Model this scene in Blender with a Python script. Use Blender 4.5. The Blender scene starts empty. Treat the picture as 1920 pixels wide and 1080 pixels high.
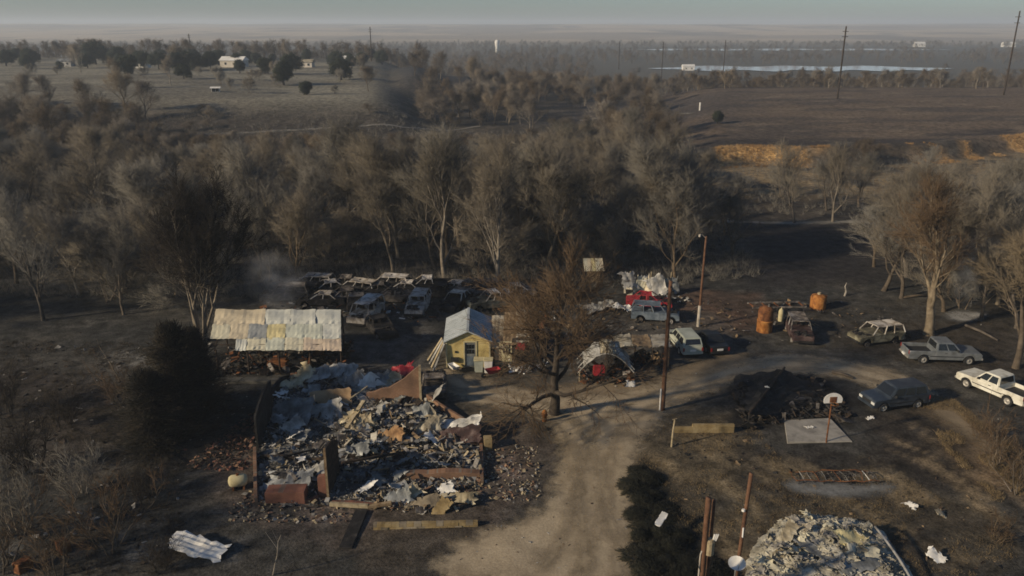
import bpy, bmesh, math, random
import numpy as np
from mathutils import Vector, Matrix, noise as mnoise

R = math.radians
SC = bpy.context.scene
COL = SC.collection

# ------------------------------------------------------------------ camera, sky, sun, exposure
CAM_H = 26.0
FPX = 1507.0                                   # focal length in pixels of the 1920 wide photograph
PITCH = math.atan(495 / FPX)
cam_d = bpy.data.cameras.new('camera')
cam_d.sensor_width = 36.0
cam_d.lens = 36.0 * FPX / 1920
cam_d.clip_start = 0.5
cam_d.clip_end = 30000
cam = bpy.data.objects.new('camera', cam_d)
COL.objects.link(cam)
cam.location = (0, 0, CAM_H)
cam.rotation_euler = (math.pi / 2 - PITCH, 0, 0)
SC.camera = cam

SUN_EL = 22.0
SUN_DIR = Vector((-0.90, -0.44, 0)).normalized()      # horizontal direction towards the sun
world = bpy.data.worlds.new('World')
SC.world = world
world.use_nodes = True
wn = world.node_tree
wn.nodes.clear()
sky = wn.nodes.new('ShaderNodeTexSky')
sky.sky_type = 'NISHITA'
sky.sun_disc = False
sky.sun_elevation = R(SUN_EL)
sky.sun_rotation = math.atan2(SUN_DIR.x, SUN_DIR.y)
sky.altitude = 300
sky.air_density = 1.0
sky.dust_density = 0.6
sky.ozone_density = 5.0
bg = wn.nodes.new('ShaderNodeBackground')
bg.inputs['Strength'].default_value = 0.072
wo = wn.nodes.new('ShaderNodeOutputWorld')
wn.links.new(sky.outputs[0], bg.inputs['Color'])
wn.links.new(bg.outputs[0], wo.inputs['Surface'])

sun_d = bpy.data.lights.new('sun', 'SUN')
sun_d.energy = 4.7
sun_d.angle = R(3.0)
sun_d.color = (1.0, 0.83, 0.6)
sun = bpy.data.objects.new('sun', sun_d)
COL.objects.link(sun)
to_sun = Vector((SUN_DIR.x * math.cos(R(SUN_EL)), SUN_DIR.y * math.cos(R(SUN_EL)), math.sin(R(SUN_EL))))
sun.rotation_euler = to_sun.to_track_quat('Z', 'Y').to_euler()

SC.view_settings.view_transform = 'Standard'
SC.view_settings.look = 'None'
SC.view_settings.exposure = 0.0
SC.view_settings.gamma = 1.0
SC.view_settings.use_curve_mapping = False
SC.render.engine = 'CYCLES'
SC.cycles.use_denoising = True
SC.cycles.max_bounces = 5
SC.cycles.diffuse_bounces = 2
SC.cycles.glossy_bounces = 2
SC.cycles.transmission_bounces = 2
SC.cycles.volume_bounces = 1
SC.cycles.transparent_max_bounces = 6
SC.cycles.pixel_filter_type = 'BLACKMAN_HARRIS'
SC.cycles.filter_width = 1.7

# ------------------------------------------------------------------ helpers
def srgb(r, g, b):
    f = lambda c: (c / 12.92 if c <= 0.04045 else ((c + 0.055) / 1.055) ** 2.4)
    return (f(r / 255), f(g / 255), f(b / 255))

def vnoise(x, y, seed=0):
    """smooth value noise, numpy, about 0..1"""
    x = np.asarray(x, float); y = np.asarray(y, float)
    xi = np.floor(x); yi = np.floor(y)
    fx = x - xi; fy = y - yi
    fx = fx * fx * (3 - 2 * fx); fy = fy * fy * (3 - 2 * fy)
    def h(a, b):
        v = np.sin(a * 127.1 + b * 311.7 + seed * 74.7) * 43758.5453
        return v - np.floor(v)
    return (h(xi, yi) * (1 - fx) + h(xi + 1, yi) * fx) * (1 - fy) + (h(xi, yi + 1) * (1 - fx) + h(xi + 1, yi + 1) * fx) * fy

def fbm(x, y, seed=0, o=4):
    s = 0; a = .5; t = 0
    for k in range(o):
        s = s + a * vnoise(np.asarray(x) * 2 ** k, np.asarray(y) * 2 ** k, seed + k * 7); t += a; a *= .5
    return s / t

def sstep(a, b, x):
    t = np.clip((np.asarray(x, float) - a) / (b - a), 0, 1)
    return t * t * (3 - 2 * t)

def HT(x, y):
    """terrain height, metres"""
    x = np.asarray(x, float); y = np.asarray(y, float)
    q = x / np.maximum(y, 20)
    z = (fbm(x / 9, y / 9, 3) - .5) * .35 + (fbm(x / 2.2, y / 2.2, 5, 3) - .5) * .10
    z = z * sstep(0, 25, y)
    # open bench on the left
    lp = (1 - sstep(-.17, -.07, q)) * sstep(165, 225, y) * (1 - sstep(450, 600, y))
    z = z + lp * (8 + 2.5 * (fbm(x / 60, y / 60, 9) - .5))
    cp = sstep(-.15, -.11, q) * (1 - sstep(-.055, -.03, q)) * sstep(250, 300, y) * (1 - sstep(360, 470, y))
    z = z + cp * 7
    # brown field on the right with a cut bank at its near edge
    w = y + 5 + 1.6 * np.sin(x / 13.) + 1.0 * np.sin(x / 4.3) - np.maximum(x - 72, 0) * .5
    rp = sstep(.17, .26, q) * sstep(160, 166, w) * (1 - sstep(270, 420, y))
    z = z + rp * (2.6 + 1.5 * sstep(170, 260, y))
    # river valley, then far hills
    far = sstep(300, 460, y)
    z = z - 9 * far * (1 - lp / 1.0) * (1 - .0 * cp)
    hl = sstep(1300, 4200, y)
    z = z + hl * (30 + 16 * (fbm(x / 900, y / 700, 21) - .5) + 14 * (fbm(x / 260, y / 200, 22) - .5))
    return z

def vn1(x, y, seed=0):
    xi = math.floor(x); yi = math.floor(y); fx = x - xi; fy = y - yi
    fx = fx * fx * (3 - 2 * fx); fy = fy * fy * (3 - 2 * fy)
    s_ = seed * 74.7
    a = math.sin(xi * 127.1 + yi * 311.7 + s_) * 43758.5453; b = math.sin((xi + 1) * 127.1 + yi * 311.7 + s_) * 43758.5453
    c = math.sin(xi * 127.1 + (yi + 1) * 311.7 + s_) * 43758.5453; d = math.sin((xi + 1) * 127.1 + (yi + 1) * 311.7 + s_) * 43758.5453
    a -= math.floor(a); b -= math.floor(b); c -= math.floor(c); d -= math.floor(d)
    return (a * (1 - fx) + b * fx) * (1 - fy) + (c * (1 - fx) + d * fx) * fy

def fbm1(x, y, seed=0, o=4):
    s_ = 0; a = .5; t = 0
    for k in range(o):
        s_ += a * vn1(x * 2 ** k, y * 2 ** k, seed + k * 7); t += a; a *= .5
    return s_ / t

def H1(x, y):
    """terrain height at one point"""
    if 25 <= y < 150:
        return (fbm1(x / 9, y / 9, 3) - .5) * .35 + (fbm1(x / 2.2, y / 2.2, 5, 3) - .5) * .10
    return float(HT(x, y))

def sd1(x, y, P):
    """signed distance to a polygon at one point (positive inside)"""
    best = 1e18; ins = False; n = len(P)
    ax, ay = P[-1][0], P[-1][1]
    for q in P:
        bx, by = q[0], q[1]
        ex, ey = bx - ax, by - ay
        t = ((x - ax) * ex + (y - ay) * ey) / (ex * ex + ey * ey + 1e-9)
        t = 0 if t < 0 else (1 if t > 1 else t)
        dx, dy = x - ax - t * ex, y - ay - t * ey
        d = dx * dx + dy * dy
        if d < best: best = d
        if (ay > y) != (by > y) and x < (bx - ax) * (y - ay) / (by - ay) + ax: ins = not ins
        ax, ay = bx, by
    best = math.sqrt(best)
    return best if ins else -best

def G(px, py, zoff=0.0):
    """ground point seen at a pixel of the 1920 x 1080 photograph"""
    dx = (px - 960) / FPX; dy = -(py - 540) / FPX
    d = Vector((dx, math.cos(PITCH) + dy * math.sin(PITCH), -math.sin(PITCH) + dy * math.cos(PITCH)))
    t = (.6 - CAM_H) / d.z * .55 if d.z < -.1 else 120.
    t0 = t
    while t < 6000:
        p = d * t
        if CAM_H + p.z < H1(p.x, p.y) + zoff: break
        t0 = t; t *= 1.008
    for _ in range(18):
        m_ = (t0 + t) / 2; p = d * m_
        if CAM_H + p.z < H1(p.x, p.y) + zoff: t = m_
        else: t0 = m_
    p = d * t
    return Vector((p.x, p.y, H1(p.x, p.y)))

class MB:
    """collects geometry for one mesh"""
    def __init__(s):
        s.v = []; s.f = []; s.m = []
    def add(s, vs, fs, mi=0):
        n = len(s.v)
        s.v.extend([tuple(v) for v in vs])
        s.f.extend([tuple(i + n for i in f) for f in fs])
        s.m.extend([mi] * len(fs))
        return s
    def box(s, c, size, rz=0., rx=0., ry=0., mi=0):
        M = Matrix.Translation(c) @ Matrix.Rotation(rz, 4, 'Z') @ Matrix.Rotation(ry, 4, 'Y') @ Matrix.Rotation(rx, 4, 'X')
        hx, hy, hz = size[0] / 2, size[1] / 2, size[2] / 2
        vs = [M @ Vector((a * hx, b * hy, c_ * hz)) for a in (-1, 1) for b in (-1, 1) for c_ in (-1, 1)]
        return s.add(vs, [(0, 1, 3, 2), (4, 6, 7, 5), (0, 4, 5, 1), (2, 3, 7, 6), (0, 2, 6, 4), (1, 5, 7, 3)], mi)
    def beam(s, p, q, w, h, mi=0):
        p = Vector(p); q = Vector(q); d = q - p
        t = d.normalized()
        u = t.cross(Vector((0, 0, 1)))
        u = Vector((1, 0, 0)) if u.length < 1e-4 else u.normalized()
        n = u.cross(t)
        vs = [a + u * (i * w / 2) + n * (j * h / 2) for a in (p, q) for i, j in ((-1, -1), (1, -1), (1, 1), (-1, 1))]
        return s.add(vs, [(0, 1, 5, 4), (1, 2, 6, 5), (2, 3, 7, 6), (3, 0, 4, 7), (3, 2, 1, 0), (4, 5, 6, 7)], mi)
    def tube(s, pts, rad, n=6, cap=True, mi=0):
        pts = [Vector(p) for p in pts]
        if not hasattr(rad, '__len__'): rad = [rad] * len(pts)
        rings = []; vs = []; fs = []
        u = None
        for i, p in enumerate(pts):
            t = (pts[min(i + 1, len(pts) - 1)] - pts[max(i - 1, 0)])
            t = t.normalized() if t.length > 1e-9 else Vector((0, 0, 1))
            if u is None:
                u = t.cross(Vector((.31, .93, .17))).normalized()
            else:
                u = (u - t * u.dot(t)); u = u.normalized() if u.length > 1e-6 else t.cross(Vector((1, .2, .3))).normalized()
            w = t.cross(u)
            for k in range(n):
                a = 2 * math.pi * k / n
                vs.append(p + (u * math.cos(a) + w * math.sin(a)) * rad[i])
        for i in range(len(pts) - 1):
            for k in range(n):
                fs.append((i * n + k, i * n + (k + 1) % n, (i + 1) * n + (k + 1) % n, (i + 1) * n + k))
        if cap:
            fs.append(tuple(range(n - 1, -1, -1))); fs.append(tuple((len(pts) - 1) * n + k for k in range(n)))
        return s.add(vs, fs, mi)
    def build(s, name, mats, parent=None, smooth=False):
        me = bpy.data.meshes.new(name)
        me.from_pydata(s.v, [], s.f)
        if not isinstance(mats, (list, tuple)): mats = [mats]
        for m in mats: me.materials.append(m)
        if len(mats) > 1: me.polygons.foreach_set('material_index', s.m)
        if smooth: me.polygons.foreach_set('use_smooth', [True] * len(me.polygons))
        me.update()
        return link(name, me, parent)

def link(name, me, parent=None):
    o = bpy.data.objects.new(name, me)
    COL.objects.link(o)
    if parent is not None: o.parent = parent
    return o

def tag(o, label, cat, group=None):
    o['label'] = label; o['category'] = cat
    if group: o['group'] = group
    return o

def thing(name, label, cat, loc=(0, 0, 0), rz=0., group=None):
    o = bpy.data.objects.new(name, None)
    COL.objects.link(o)
    o.empty_display_size = .2
    o.location = loc; o.rotation_euler = (0, 0, rz)
    return tag(o, label, cat, group)

def struct(o):
    o['kind'] = 'structure'; return o

def stuff(o):
    o['kind'] = 'stuff'; return o

def rounded(mb, name, mat, parent=None, off=.03, seg=2, smooth=True):
    """mesh with bevelled edges"""
    bm = bmesh.new()
    vs = [bm.verts.new(v) for v in mb.v]
    for f in mb.f:
        try: bm.faces.new([vs[i] for i in f])
        except ValueError: pass
    bmesh.ops.remove_doubles(bm, verts=bm.verts, dist=1e-5)
    bmesh.ops.recalc_face_normals(bm, faces=bm.faces)
    ed = [e for e in bm.edges if len(e.link_faces) == 2 and e.calc_face_angle(0) > .35]
    if off > 0:
        bmesh.ops.bevel(bm, geom=ed, offset=off, segments=seg, affect='EDGES', clamp_overlap=True)
    me = bpy.data.meshes.new(name)
    bm.to_mesh(me); bm.free()
    me.materials.append(mat)
    if smooth:
        me.polygons.foreach_set('use_smooth', [True] * len(me.polygons))
        try: me.set_sharp_from_angle(angle=R(40))
        except Exception: pass
    return link(name, me, parent)

# ------------------------------------------------------------------ materials
def newmat(name):
    m = bpy.data.materials.new(name); m.use_nodes = True
    nt = m.node_tree
    return m, nt, nt.nodes['Principled BSDF']

def nd(nt, t, **kw):
    n = nt.nodes.new(t)
    for k, v in kw.items():
        if k.startswith('i_'): n.inputs[k[2:].replace('_', ' ')].default_value = v
        else: setattr(n, k, v)
    return n

def mottled(name, cols, scale=2.0, rough=.9, bump=.0, bscale=8., metal=0., spec=.2, detail=6., obj_random=0., coords='Object', stops=None, distort=.4):
    """colour ramp over noise; cols = list of linear rgb"""
    m, nt, b = newmat(name)
    tc = nd(nt, 'ShaderNodeTexCoord')
    no = nd(nt, 'ShaderNodeTexNoise', i_Scale=scale, i_Detail=detail, i_Roughness=.62, i_Distortion=distort)
    cr = nd(nt, 'ShaderNodeValToRGB')
    e = cr.color_ramp.elements
    st = stops or [.3 + .4 * i / max(1, len(cols) - 1) for i in range(len(cols))]
    while len(e) < len(cols): e.new(.5)
    for i, c in enumerate(cols):
        e[i].position = st[i]; e[i].color = (*c, 1)
    nt.links.new(tc.outputs[coords], no.inputs['Vector'])
    out = cr.outputs[0]
    nt.links.new(no.outputs['Fac'], cr.inputs[0])
    if obj_random:
        oi = nd(nt, 'ShaderNodeObjectInfo')
        mr = nd(nt, 'ShaderNodeMapRange', i_To_Min=1 - obj_random, i_To_Max=1 + obj_random)
        nt.links.new(oi.outputs['Random'], mr.inputs['Value'])
        hs = nd(nt, 'ShaderNodeHueSaturation')
        nt.links.new(mr.outputs[0], hs.inputs['Value']); nt.links.new(out, hs.inputs['Color'])
        mr2 = nd(nt, 'ShaderNodeMapRange', i_To_Min=.65, i_To_Max=1.25)
        mu = nd(nt, 'ShaderNodeMath', operation='MULTIPLY'); mu.inputs[1].default_value = 7.31
        fr = nd(nt, 'ShaderNodeMath', operation='FRACT')
        nt.links.new(oi.outputs['Random'], mu.inputs[0]); nt.links.new(mu.outputs[0], fr.inputs[0]); nt.links.new(fr.outputs[0], mr2.inputs['Value'])
        nt.links.new(mr2.outputs[0], hs.inputs['Saturation'])
        out = hs.outputs[0]
    nt.links.new(out, b.inputs['Base Color'])
    b.inputs['Roughness'].default_value = rough
    b.inputs['Metallic'].default_value = metal
    b.inputs['Specular IOR Level'].default_value = spec
    if bump:
        n2 = nd(nt, 'ShaderNodeTexNoise', i_Scale=bscale, i_Detail=5.)
        bp = nd(nt, 'ShaderNodeBump', i_Strength=bump, i_Distance=.1)
        nt.links.new(tc.outputs[coords], n2.inputs['Vector'])
        nt.links.new(n2.outputs['Fac'], bp.inputs['Height']); nt.links.new(bp.outputs[0], b.inputs['Normal'])
    return m

def plain(name, c, rough=.6, metal=0., spec=.3):
    return mottled(name, [tuple(x * .8 for x in c), c, tuple(min(1, x * 1.12) for x in c)], 3., rough, metal=metal, spec=spec)

M = {}
M['char'] = mottled('char', [(.008, .008, .008), (.02, .019, .018), (.05, .048, .045)], 1.6, .95, .5)
M['charwood'] = mottled('charwood', [(.012, .011, .01), (.035, .026, .019), (.09, .06, .038)], 3., .9, .3)
M['wood'] = mottled('wood', [(.10, .065, .035), (.2, .14, .08), (.3, .23, .14)], 2.5, .85, .2)
M['palewood'] = mottled('palewood', [(.16, .12, .075), (.33, .27, .17), (.45, .38, .26)], 2.5, .85, .2)
M['pole'] = mottled('pole', [(.06, .03, .018), (.12, .062, .036), (.17, .095, .055)], 2., .85, .2)
M['paintpole'] = mottled('paintpole', [(.2, .18, .15), (.38, .34, .28), (.5, .46, .4)], 2., .8)
M['galv'] = mottled('galv', [(.09, .087, .078), (.3, .29, .262), (.56, .54, .49)], .9, .55, .1, metal=.1, obj_random=.35, stops=[.32, .48, .68])
M['galvwarm'] = mottled('galvwarm', [(.1, .08, .05), (.33, .28, .19), (.55, .5, .38)], .8, .6, .1, obj_random=.3, stops=[.3, .45, .65])
M['galvblue'] = mottled('galvblue', [(.06, .063, .06), (.21, .215, .205), (.43, .435, .41)], .9, .5, .1, metal=.15, obj_random=.3)
M['rust'] = mottled('rust', [(.04, .018, .01), (.14, .055, .022), (.26, .12, .045)], 2.5, .9, .3)
M['rustorange'] = mottled('rustorange', [(.1, .035, .012), (.3, .12, .03), (.5, .24, .07)], 2., .85, .2)
M['burntmetal'] = mottled('burntmetal', [(.025, .022, .02), (.11, .095, .082), (.32, .295, .26)], 1.5, .85, .3, obj_random=.4, stops=[.35, .52, .72])
M['burntpale'] = mottled('burntpale', [(.05, .037, .027), (.23, .195, .155), (.52, .48, .42)], 1.3, .8, .2, obj_random=.15, stops=[.28, .42, .58])
M['burntdark'] = mottled('burntdark', [(.008, .008, .008), (.025, .023, .022), (.1, .09, .08)], 1.6, .85, .3, stops=[.35, .55, .78])
M['burntred'] = mottled('burntred', [(.014, .011, .011), (.045, .026, .024), (.13, .095, .085)], 1.6, .85, .3)
M['burntgreen'] = mottled('burntgreen', [(.03, .026, .018), (.12, .108, .072), (.32, .3, .21)], 1.4, .85, .2)
M['concrete'] = mottled('concrete', [(.14, .13, .115), (.27, .25, .215), (.36, .335, .29)], .9, .9, .2)
M['soot_concrete'] = mottled('soot_concrete', [(.06, .052, .04), (.2, .165, .115), (.32, .27, .19)], .8, .9, .2)
M['blockwall'] = mottled('blockwall', [(.12, .085, .04), (.26, .19, .09), (.34, .27, .15)], 1.2, .9, .2)
M['yellow'] = mottled('yellow', [(.26, .19, .075), (.5, .39, .155), (.6, .48, .22)], 1.3, .75)
M['yellowtrim'] = mottled('yellowtrim', [(.3, .25, .13), (.48, .42, .25), (.55, .5, .32)], .9, .75)
M['roofwhite'] = mottled('roofwhite', [(.24, .26, .26), (.4, .43, .43), (.5, .52, .52)], .8, .5, metal=.1)
M['white'] = mottled('white', [(.5, .48, .43), (.68, .66, .61), (.76, .75, .71)], 1.2, .6)
M['whitepaint'] = mottled('whitepaint', [(.4, .37, .29), (.6, .58, .49), (.74, .72, .64)], 1.6, .35, spec=.5)
M['silverpaint'] = mottled('silverpaint', [(.12, .125, .125), (.2, .215, .22), (.27, .28, .285)], 1.6, .38, metal=.35, spec=.5)
M['bluepaint'] = mottled('bluepaint', [(.028, .036, .048), (.042, .055, .072), (.085, .095, .105)], 1.6, .35, metal=.3, spec=.5)
M['palegreenpaint'] = mottled('palegreenpaint', [(.26, .27, .22), (.36, .38, .31), (.44, .45, .38)], .8, .45, spec=.4)
M['blackpaint'] = mottled('blackpaint', [(.008, .009, .009), (.014, .015, .015), (.03, .03, .028)], .8, .45, spec=.4)
M['redpaint'] = mottled('redpaint', [(.16, .012, .016), (.3, .02, .026), (.38, .04, .045)], 1.5, .5, spec=.4)
M['bluegrey'] = mottled('bluegrey', [(.05, .065, .08), (.1, .125, .15), (.2, .23, .26)], 1.5, .6)
M['glass'] = plain('glass', (.014, .016, .018), .12, spec=.6)
M['tyre'] = plain('tyre', (.018, .018, .018), .85)
M['rim'] = mottled('rim', [(.2, .19, .17), (.36, .34, .3), (.45, .43, .39)], 5., .45, metal=.4)
M['darkmetal'] = plain('darkmetal', (.03, .03, .03), .6, metal=.3)
M['lampglass'] = plain('lampglass', (.55, .55, .52), .25, spec=.5)
M['redlamp'] = plain('redlamp', (.22, .015, .012), .3, spec=.5)
M['black'] = plain('black', (.012, .012, .012), .8)
M['ash'] = mottled('ash', [(.08, .074, .065), (.24, .225, .2), (.43, .405, .36)], 1.3, .95, .4)
M['barkpale'] = mottled('barkpale', [(.09, .073, .053), (.18, .15, .112), (.27, .23, .175)], 1.5, .95, obj_random=.15)
M['bark'] = mottled('bark', [(.05, .038, .026), (.1, .078, .055), (.17, .135, .1)], 1.5, .95, obj_random=.2)
M['barkdark'] = mottled('barkdark', [(.022, .018, .014), (.045, .036, .028), (.08, .065, .05)], 1.5, .95)

def brickmat(name, c1, c2, mortar, soot=.5):
    m, nt, b = newmat(name)
    tc = nd(nt, 'ShaderNodeTexCoord')
    br = nd(nt, 'ShaderNodeTexBrick', i_Scale=4.3, i_Mortar_Size=.018)
    br.inputs['Color1'].default_value = (*c1, 1); br.inputs['Color2'].default_value = (*c2, 1); br.inputs['Mortar'].default_value = (*mortar, 1)
    mp = nd(nt, 'ShaderNodeMapping'); mp.inputs['Rotation'].default_value = (R(90), 0, 0)
    nt.links.new(tc.outputs['Object'], mp.inputs['Vector']); nt.links.new(mp.outputs[0], br.inputs['Vector'])
    no = nd(nt, 'ShaderNodeTexNoise', i_Scale=.8, i_Detail=6.)
    nt.links.new(tc.outputs['Object'], no.inputs['Vector'])
    mr = nd(nt, 'ShaderNodeMapRange', i_From_Min=.35, i_From_Max=.62, i_To_Min=1 - soot, i_To_Max=1.)
    nt.links.new(no.outputs['Fac'], mr.inputs['Value'])
    mx = nd(nt, 'ShaderNodeMix', data_type='RGBA', blend_type='MULTIPLY'); mx.inputs['Factor'].default_value = 1
    nt.links.new(br.outputs['Color'], mx.inputs[6]); nt.links.new(mr.outputs[0], mx.inputs[7])
    nt.links.new(mx.outputs[2], b.inputs['Base Color'])
    b.inputs['Roughness'].default_value = .9
    return m
M['brick'] = brickmat('brick', (.19, .095, .05), (.25, .135, .075), (.2, .16, .12))
M['brickred'] = brickmat('brickred', (.17, .06, .035), (.22, .085, .05), (.16, .1, .075), .6)

def twigmat(name, lo, hi, var=.3):
    """twigs: the tone differs from tree to tree"""
    m, nt, b = newmat(name)
    oi = nd(nt, 'ShaderNodeObjectInfo')
    cr = nd(nt, 'ShaderNodeValToRGB')
    e = cr.color_ramp.elements
    e[0].color = (*lo, 1); e[1].color = (*hi, 1)
    e2 = e.new(.5); e2.color = (lo[0] * .5 + hi[0] * .5, lo[1] * .5 + hi[1] * .48, lo[2] * .5 + hi[2] * .46, 1)
    nt.links.new(oi.outputs['Random'], cr.inputs[0])
    nt.links.new(cr.outputs[0], b.inputs['Base Color'])
    b.inputs['Roughness'].default_value = .9
    b.inputs['Specular IOR Level'].default_value = .1
    return m
M['twig'] = twigmat('twig', (.105, .092, .071), (.2, .176, .138))
M['twiggrey'] = twigmat('twiggrey', (.1, .094, .08), (.2, .188, .162))
M['twigdark'] = twigmat('twigdark', (.02, .017, .014), (.04, .033, .026))
M['twigbrown'] = twigmat('twigbrown', (.075, .05, .03), (.11, .075, .045))
M['twigpale'] = twigmat('twigpale', (.15, .12, .08), (.22, .18, .12))
M['juniper'] = mottled('juniper', [(.012, .016, .012), (.024, .03, .02), (.04, .046, .03)], 2., .95)
M['cedarburnt'] = mottled('cedarburnt', [(.008, .008, .006), (.018, .016, .012), (.045, .034, .022)], 1., .95)
# ------------------------------------------------------------------ ground
def poly_sd(x, y, P):
    """signed distance to polygon P (positive inside), numpy"""
    x = np.asarray(x, float); y = np.asarray(y, float)
    d = np.full(x.shape, 1e9); ins = np.zeros(x.shape, bool)
    n = len(P)
    for i in range(n):
        ax, ay = P[i][0], P[i][1]; bx, by = P[(i + 1) % n][0], P[(i + 1) % n][1]
        ex, ey = bx - ax, by - ay
        t = np.clip(((x - ax) * ex + (y - ay) * ey) / (ex * ex + ey * ey + 1e-9), 0, 1)
        d = np.minimum(d, np.hypot(x - ax - t * ex, y - ay - t * ey))
        c = ((ay > y) != (by > y)) & (x < (bx - ax) * (y - ay) / (by - ay + 1e-12) + ax)
        ins ^= c
    return np.where(ins, d, -d)

def PP(s):
    """polygon on the ground from pixel pairs"""
    a = [float(k) for k in s.replace(',', ' ').split()]
    return [G(a[i], a[i + 1]) for i in range(0, len(a), 2)]

def smoothpoly(P, it=2):
    for _ in range(it):
        Q = []
        for i in range(len(P)):
            a, b = P[i], P[(i + 1) % len(P)]
            Q += [a * .75 + b * .25, a * .25 + b * .75]
        P = Q
    return P

def ground_color(X, Y):
    n1 = fbm(X / 5, Y / 5, 31); n2 = fbm(X / 1.3, Y / 1.3, 32); n3 = fbm(X / 22, Y / 22, 33)
    wx = X + (fbm(X / 3, Y / 3, 41) - .5) * 4; wy = Y + (fbm(X / 3, Y / 3, 42) - .5) * 4
    C = np.zeros(X.shape + (3,))
    burnt = np.array((.031, .0302, .0272)); ash = np.array((.125, .118, .105)); brown = np.array((.105, .075, .044)); tan = np.array((.23, .18, .12))
    def mixc(C, c, w):
        w = np.clip(w, 0, 1)[..., None]
        return C * (1 - w) + np.asarray(c) * w
    C[:] = burnt
    C = mixc(C, (.058, .053, .044), sstep(.45, .7, n1) * .8)
    C = mixc(C, ash, sstep(.63, .75, n2) * .28)
    q = X / np.maximum(Y, 20)
    # thin brown grass on the right-hand lots
    def zone(P, col, soft=2.0, amt=1.0, tex=None, warp=True):
        nonlocal C
        d = poly_sd(wx if warp else X, wy if warp else Y, P)
        w = sstep(-soft, soft, d) * amt
        if tex is not None: w = w * tex
        C = mixc(C, col, w)
    t1 = sstep(.3, .6, n1 * .5 + n2 * .5)
    zone(PP('1180,830 1250,770 1380,760 1420,830 1480,880 1700,900 1920,1000 1920,1079 1300,1079 1180,900'), (.078, .062, .039), 1.2, .85, .35 + .65 * t1)
    zone(PP('1400,850 1560,830 1900,900 1900,935 1650,935 1400,940'), (.026, .022, .018), 1.2, .8, .4 + .6 * sstep(.4, .55, n2))
    zone(PP('1600,790 1740,760 1860,900 1800,930 1650,850'), (.03, .025, .02), 1., .9)
    zone(PP('1720,740 1790,760 1920,860 1919,960 1850,900 1780,830'), (.15, .105, .06), .9, .9, .3 + .7 * t1)
    zone(PP('1270,548 1420,548 1440,590 1400,625 1330,630 1270,600'), (.085, .052, .035), 1.5, .9, .5 + .5 * t1)
    zone(PP('1560,600 1919,600 1919,720 1800,700 1600,660'), (.038, .031, .024), 1.5, .7)
    zone(PP('1090,590 1360,590 1380,640 1340,690 1240,720 1080,740'), (.075, .066, .054), 1.6, .7)
    zone(PP('860,680 960,690 1040,720 1040,800 930,860 850,800'), (.06, .05, .036), 1.5, .7)
    zone(PP('380,830 480,800 500,960 620,1000 640,950 980,800 1040,830 1020,930 930,1010 680,1040 400,960'), (.075, .058, .046), 1.0, .75, .25 + .75 * t1)
    zone(PP('920,850 990,850 1010,900 960,960 900,930'), (.16, .12, .1), .7, .5, sstep(.45, .6, n2))
    zone(PP('560,935 700,930 690,985 560,980'), (.17, .13, .105), .7, .6, sstep(.4, .55, n2))
    zone(PP('690,960 920,960 800,1079 690,1079'), (.055, .045, .034), 1., .8)
    zone(PP('200,650 330,650 330,700 230,720'), (.13, .125, .112), 1.2, .6, sstep(.45, .6, n2))
    zone(PP('0,680 230,720 260,800 150,900 0,900'), (.042, .034, .027), 2., .7)
    zone(PP('0,970 300,960 300,1079 0,1079'), (.1, .095, .085), 1.5, .5, sstep(.52, .64, n2))
    zone(PP('1360,730 1420,690 1500,688 1570,720 1620,750 1590,790 1480,790 1400,815'), (.014, .013, .0125), .8, .95)
    zone(PP('1300,755 1420,760 1450,700 1380,690 1300,700'), (.04, .035, .028), 1., .4)
    st = fbm((X + .5 * Y + 3 * n1) / 1.1, (Y - .5 * X) / 5, 45)
    zone(PP('1185,835 1250,775 1420,830 1480,850 1620,850 1760,900 1919,960 1919,1079 1330,1079 1190,880'), (.15, .115, .068), 1.2, .75, sstep(.46, .66, st))
    zone(PP('1640,800 1740,770 1919,900 1919,1040 1780,950'), (.16, .12, .072), 1.2, .7, sstep(.48, .62, st))
    zone(PP('1178,865 1230,870 1290,960 1350,1020 1350,1079 1190,1079'), (.012, .012, .01), .5, .97, warp=False)
    zone(PP('1560,985 1700,960 1919,1000 1919,1079 1730,1079'), (.024, .021, .018), 1., .6, sstep(.4, .6, n1))
    # gravelly yard between the sheds
    zone(PP('660,640 820,620 830,700 700,720'), (.06, .057, .053), 2., .8)
    # woods floor
    wf = sstep(78, 95, Y) * (1 - sstep(290, 330, Y))
    C = mixc(C, (.04, .033, .026), wf * .8)
    C = mixc(C, (.1, .085, .065), wf * sstep(.55, .7, n1) * .5)
    # burnt pasture on the right
    zone(PP('1390,420 1640,415 1650,530 1420,540'), (.022, .02, .02), 3., .95, warp=False)
    # brown field
    ff = sstep(.13, .2, q) * sstep(168, 178, Y) * (1 - sstep(330, 400, Y))
    n4 = fbm(X / 30, Y / 9, 51); n5 = fbm(X / 8, Y / 3, 52)
    C = mixc(C, np.array((.098, .072, .049)), ff)
    C = mixc(C, (.055, .043, .034), ff * sstep(.48, .68, n4) * .85)
    C = mixc(C, (.16, .125, .085), ff * sstep(.6, .75, n5) * .5)
    dk = sstep(.04, .1, q) * (1 - sstep(.2, .34, q)) * sstep(200, 225, Y) * (1 - sstep(270, 300, Y))
    C = mixc(C, (.042, .036, .033), dk * .9)
    # orange grass on the cut bank
    w_ = Y + 5 + 1.6 * np.sin(X / 13.) + 1.0 * np.sin(X / 4.3) - np.maximum(X - 72, 0) * .5
    bk = sstep(.19, .24, q) * sstep(156, 160, w_) * (1 - sstep(165, 169, w_)) * sstep(.30, .45, fbm(X / 7, Y / 30, 61))
    C = mixc(C, (.44, .265, .1), bk * (.45 + .55 * n2) * sstep(.34, .5, fbm(X / 9, Y / 30, 62)))
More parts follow.
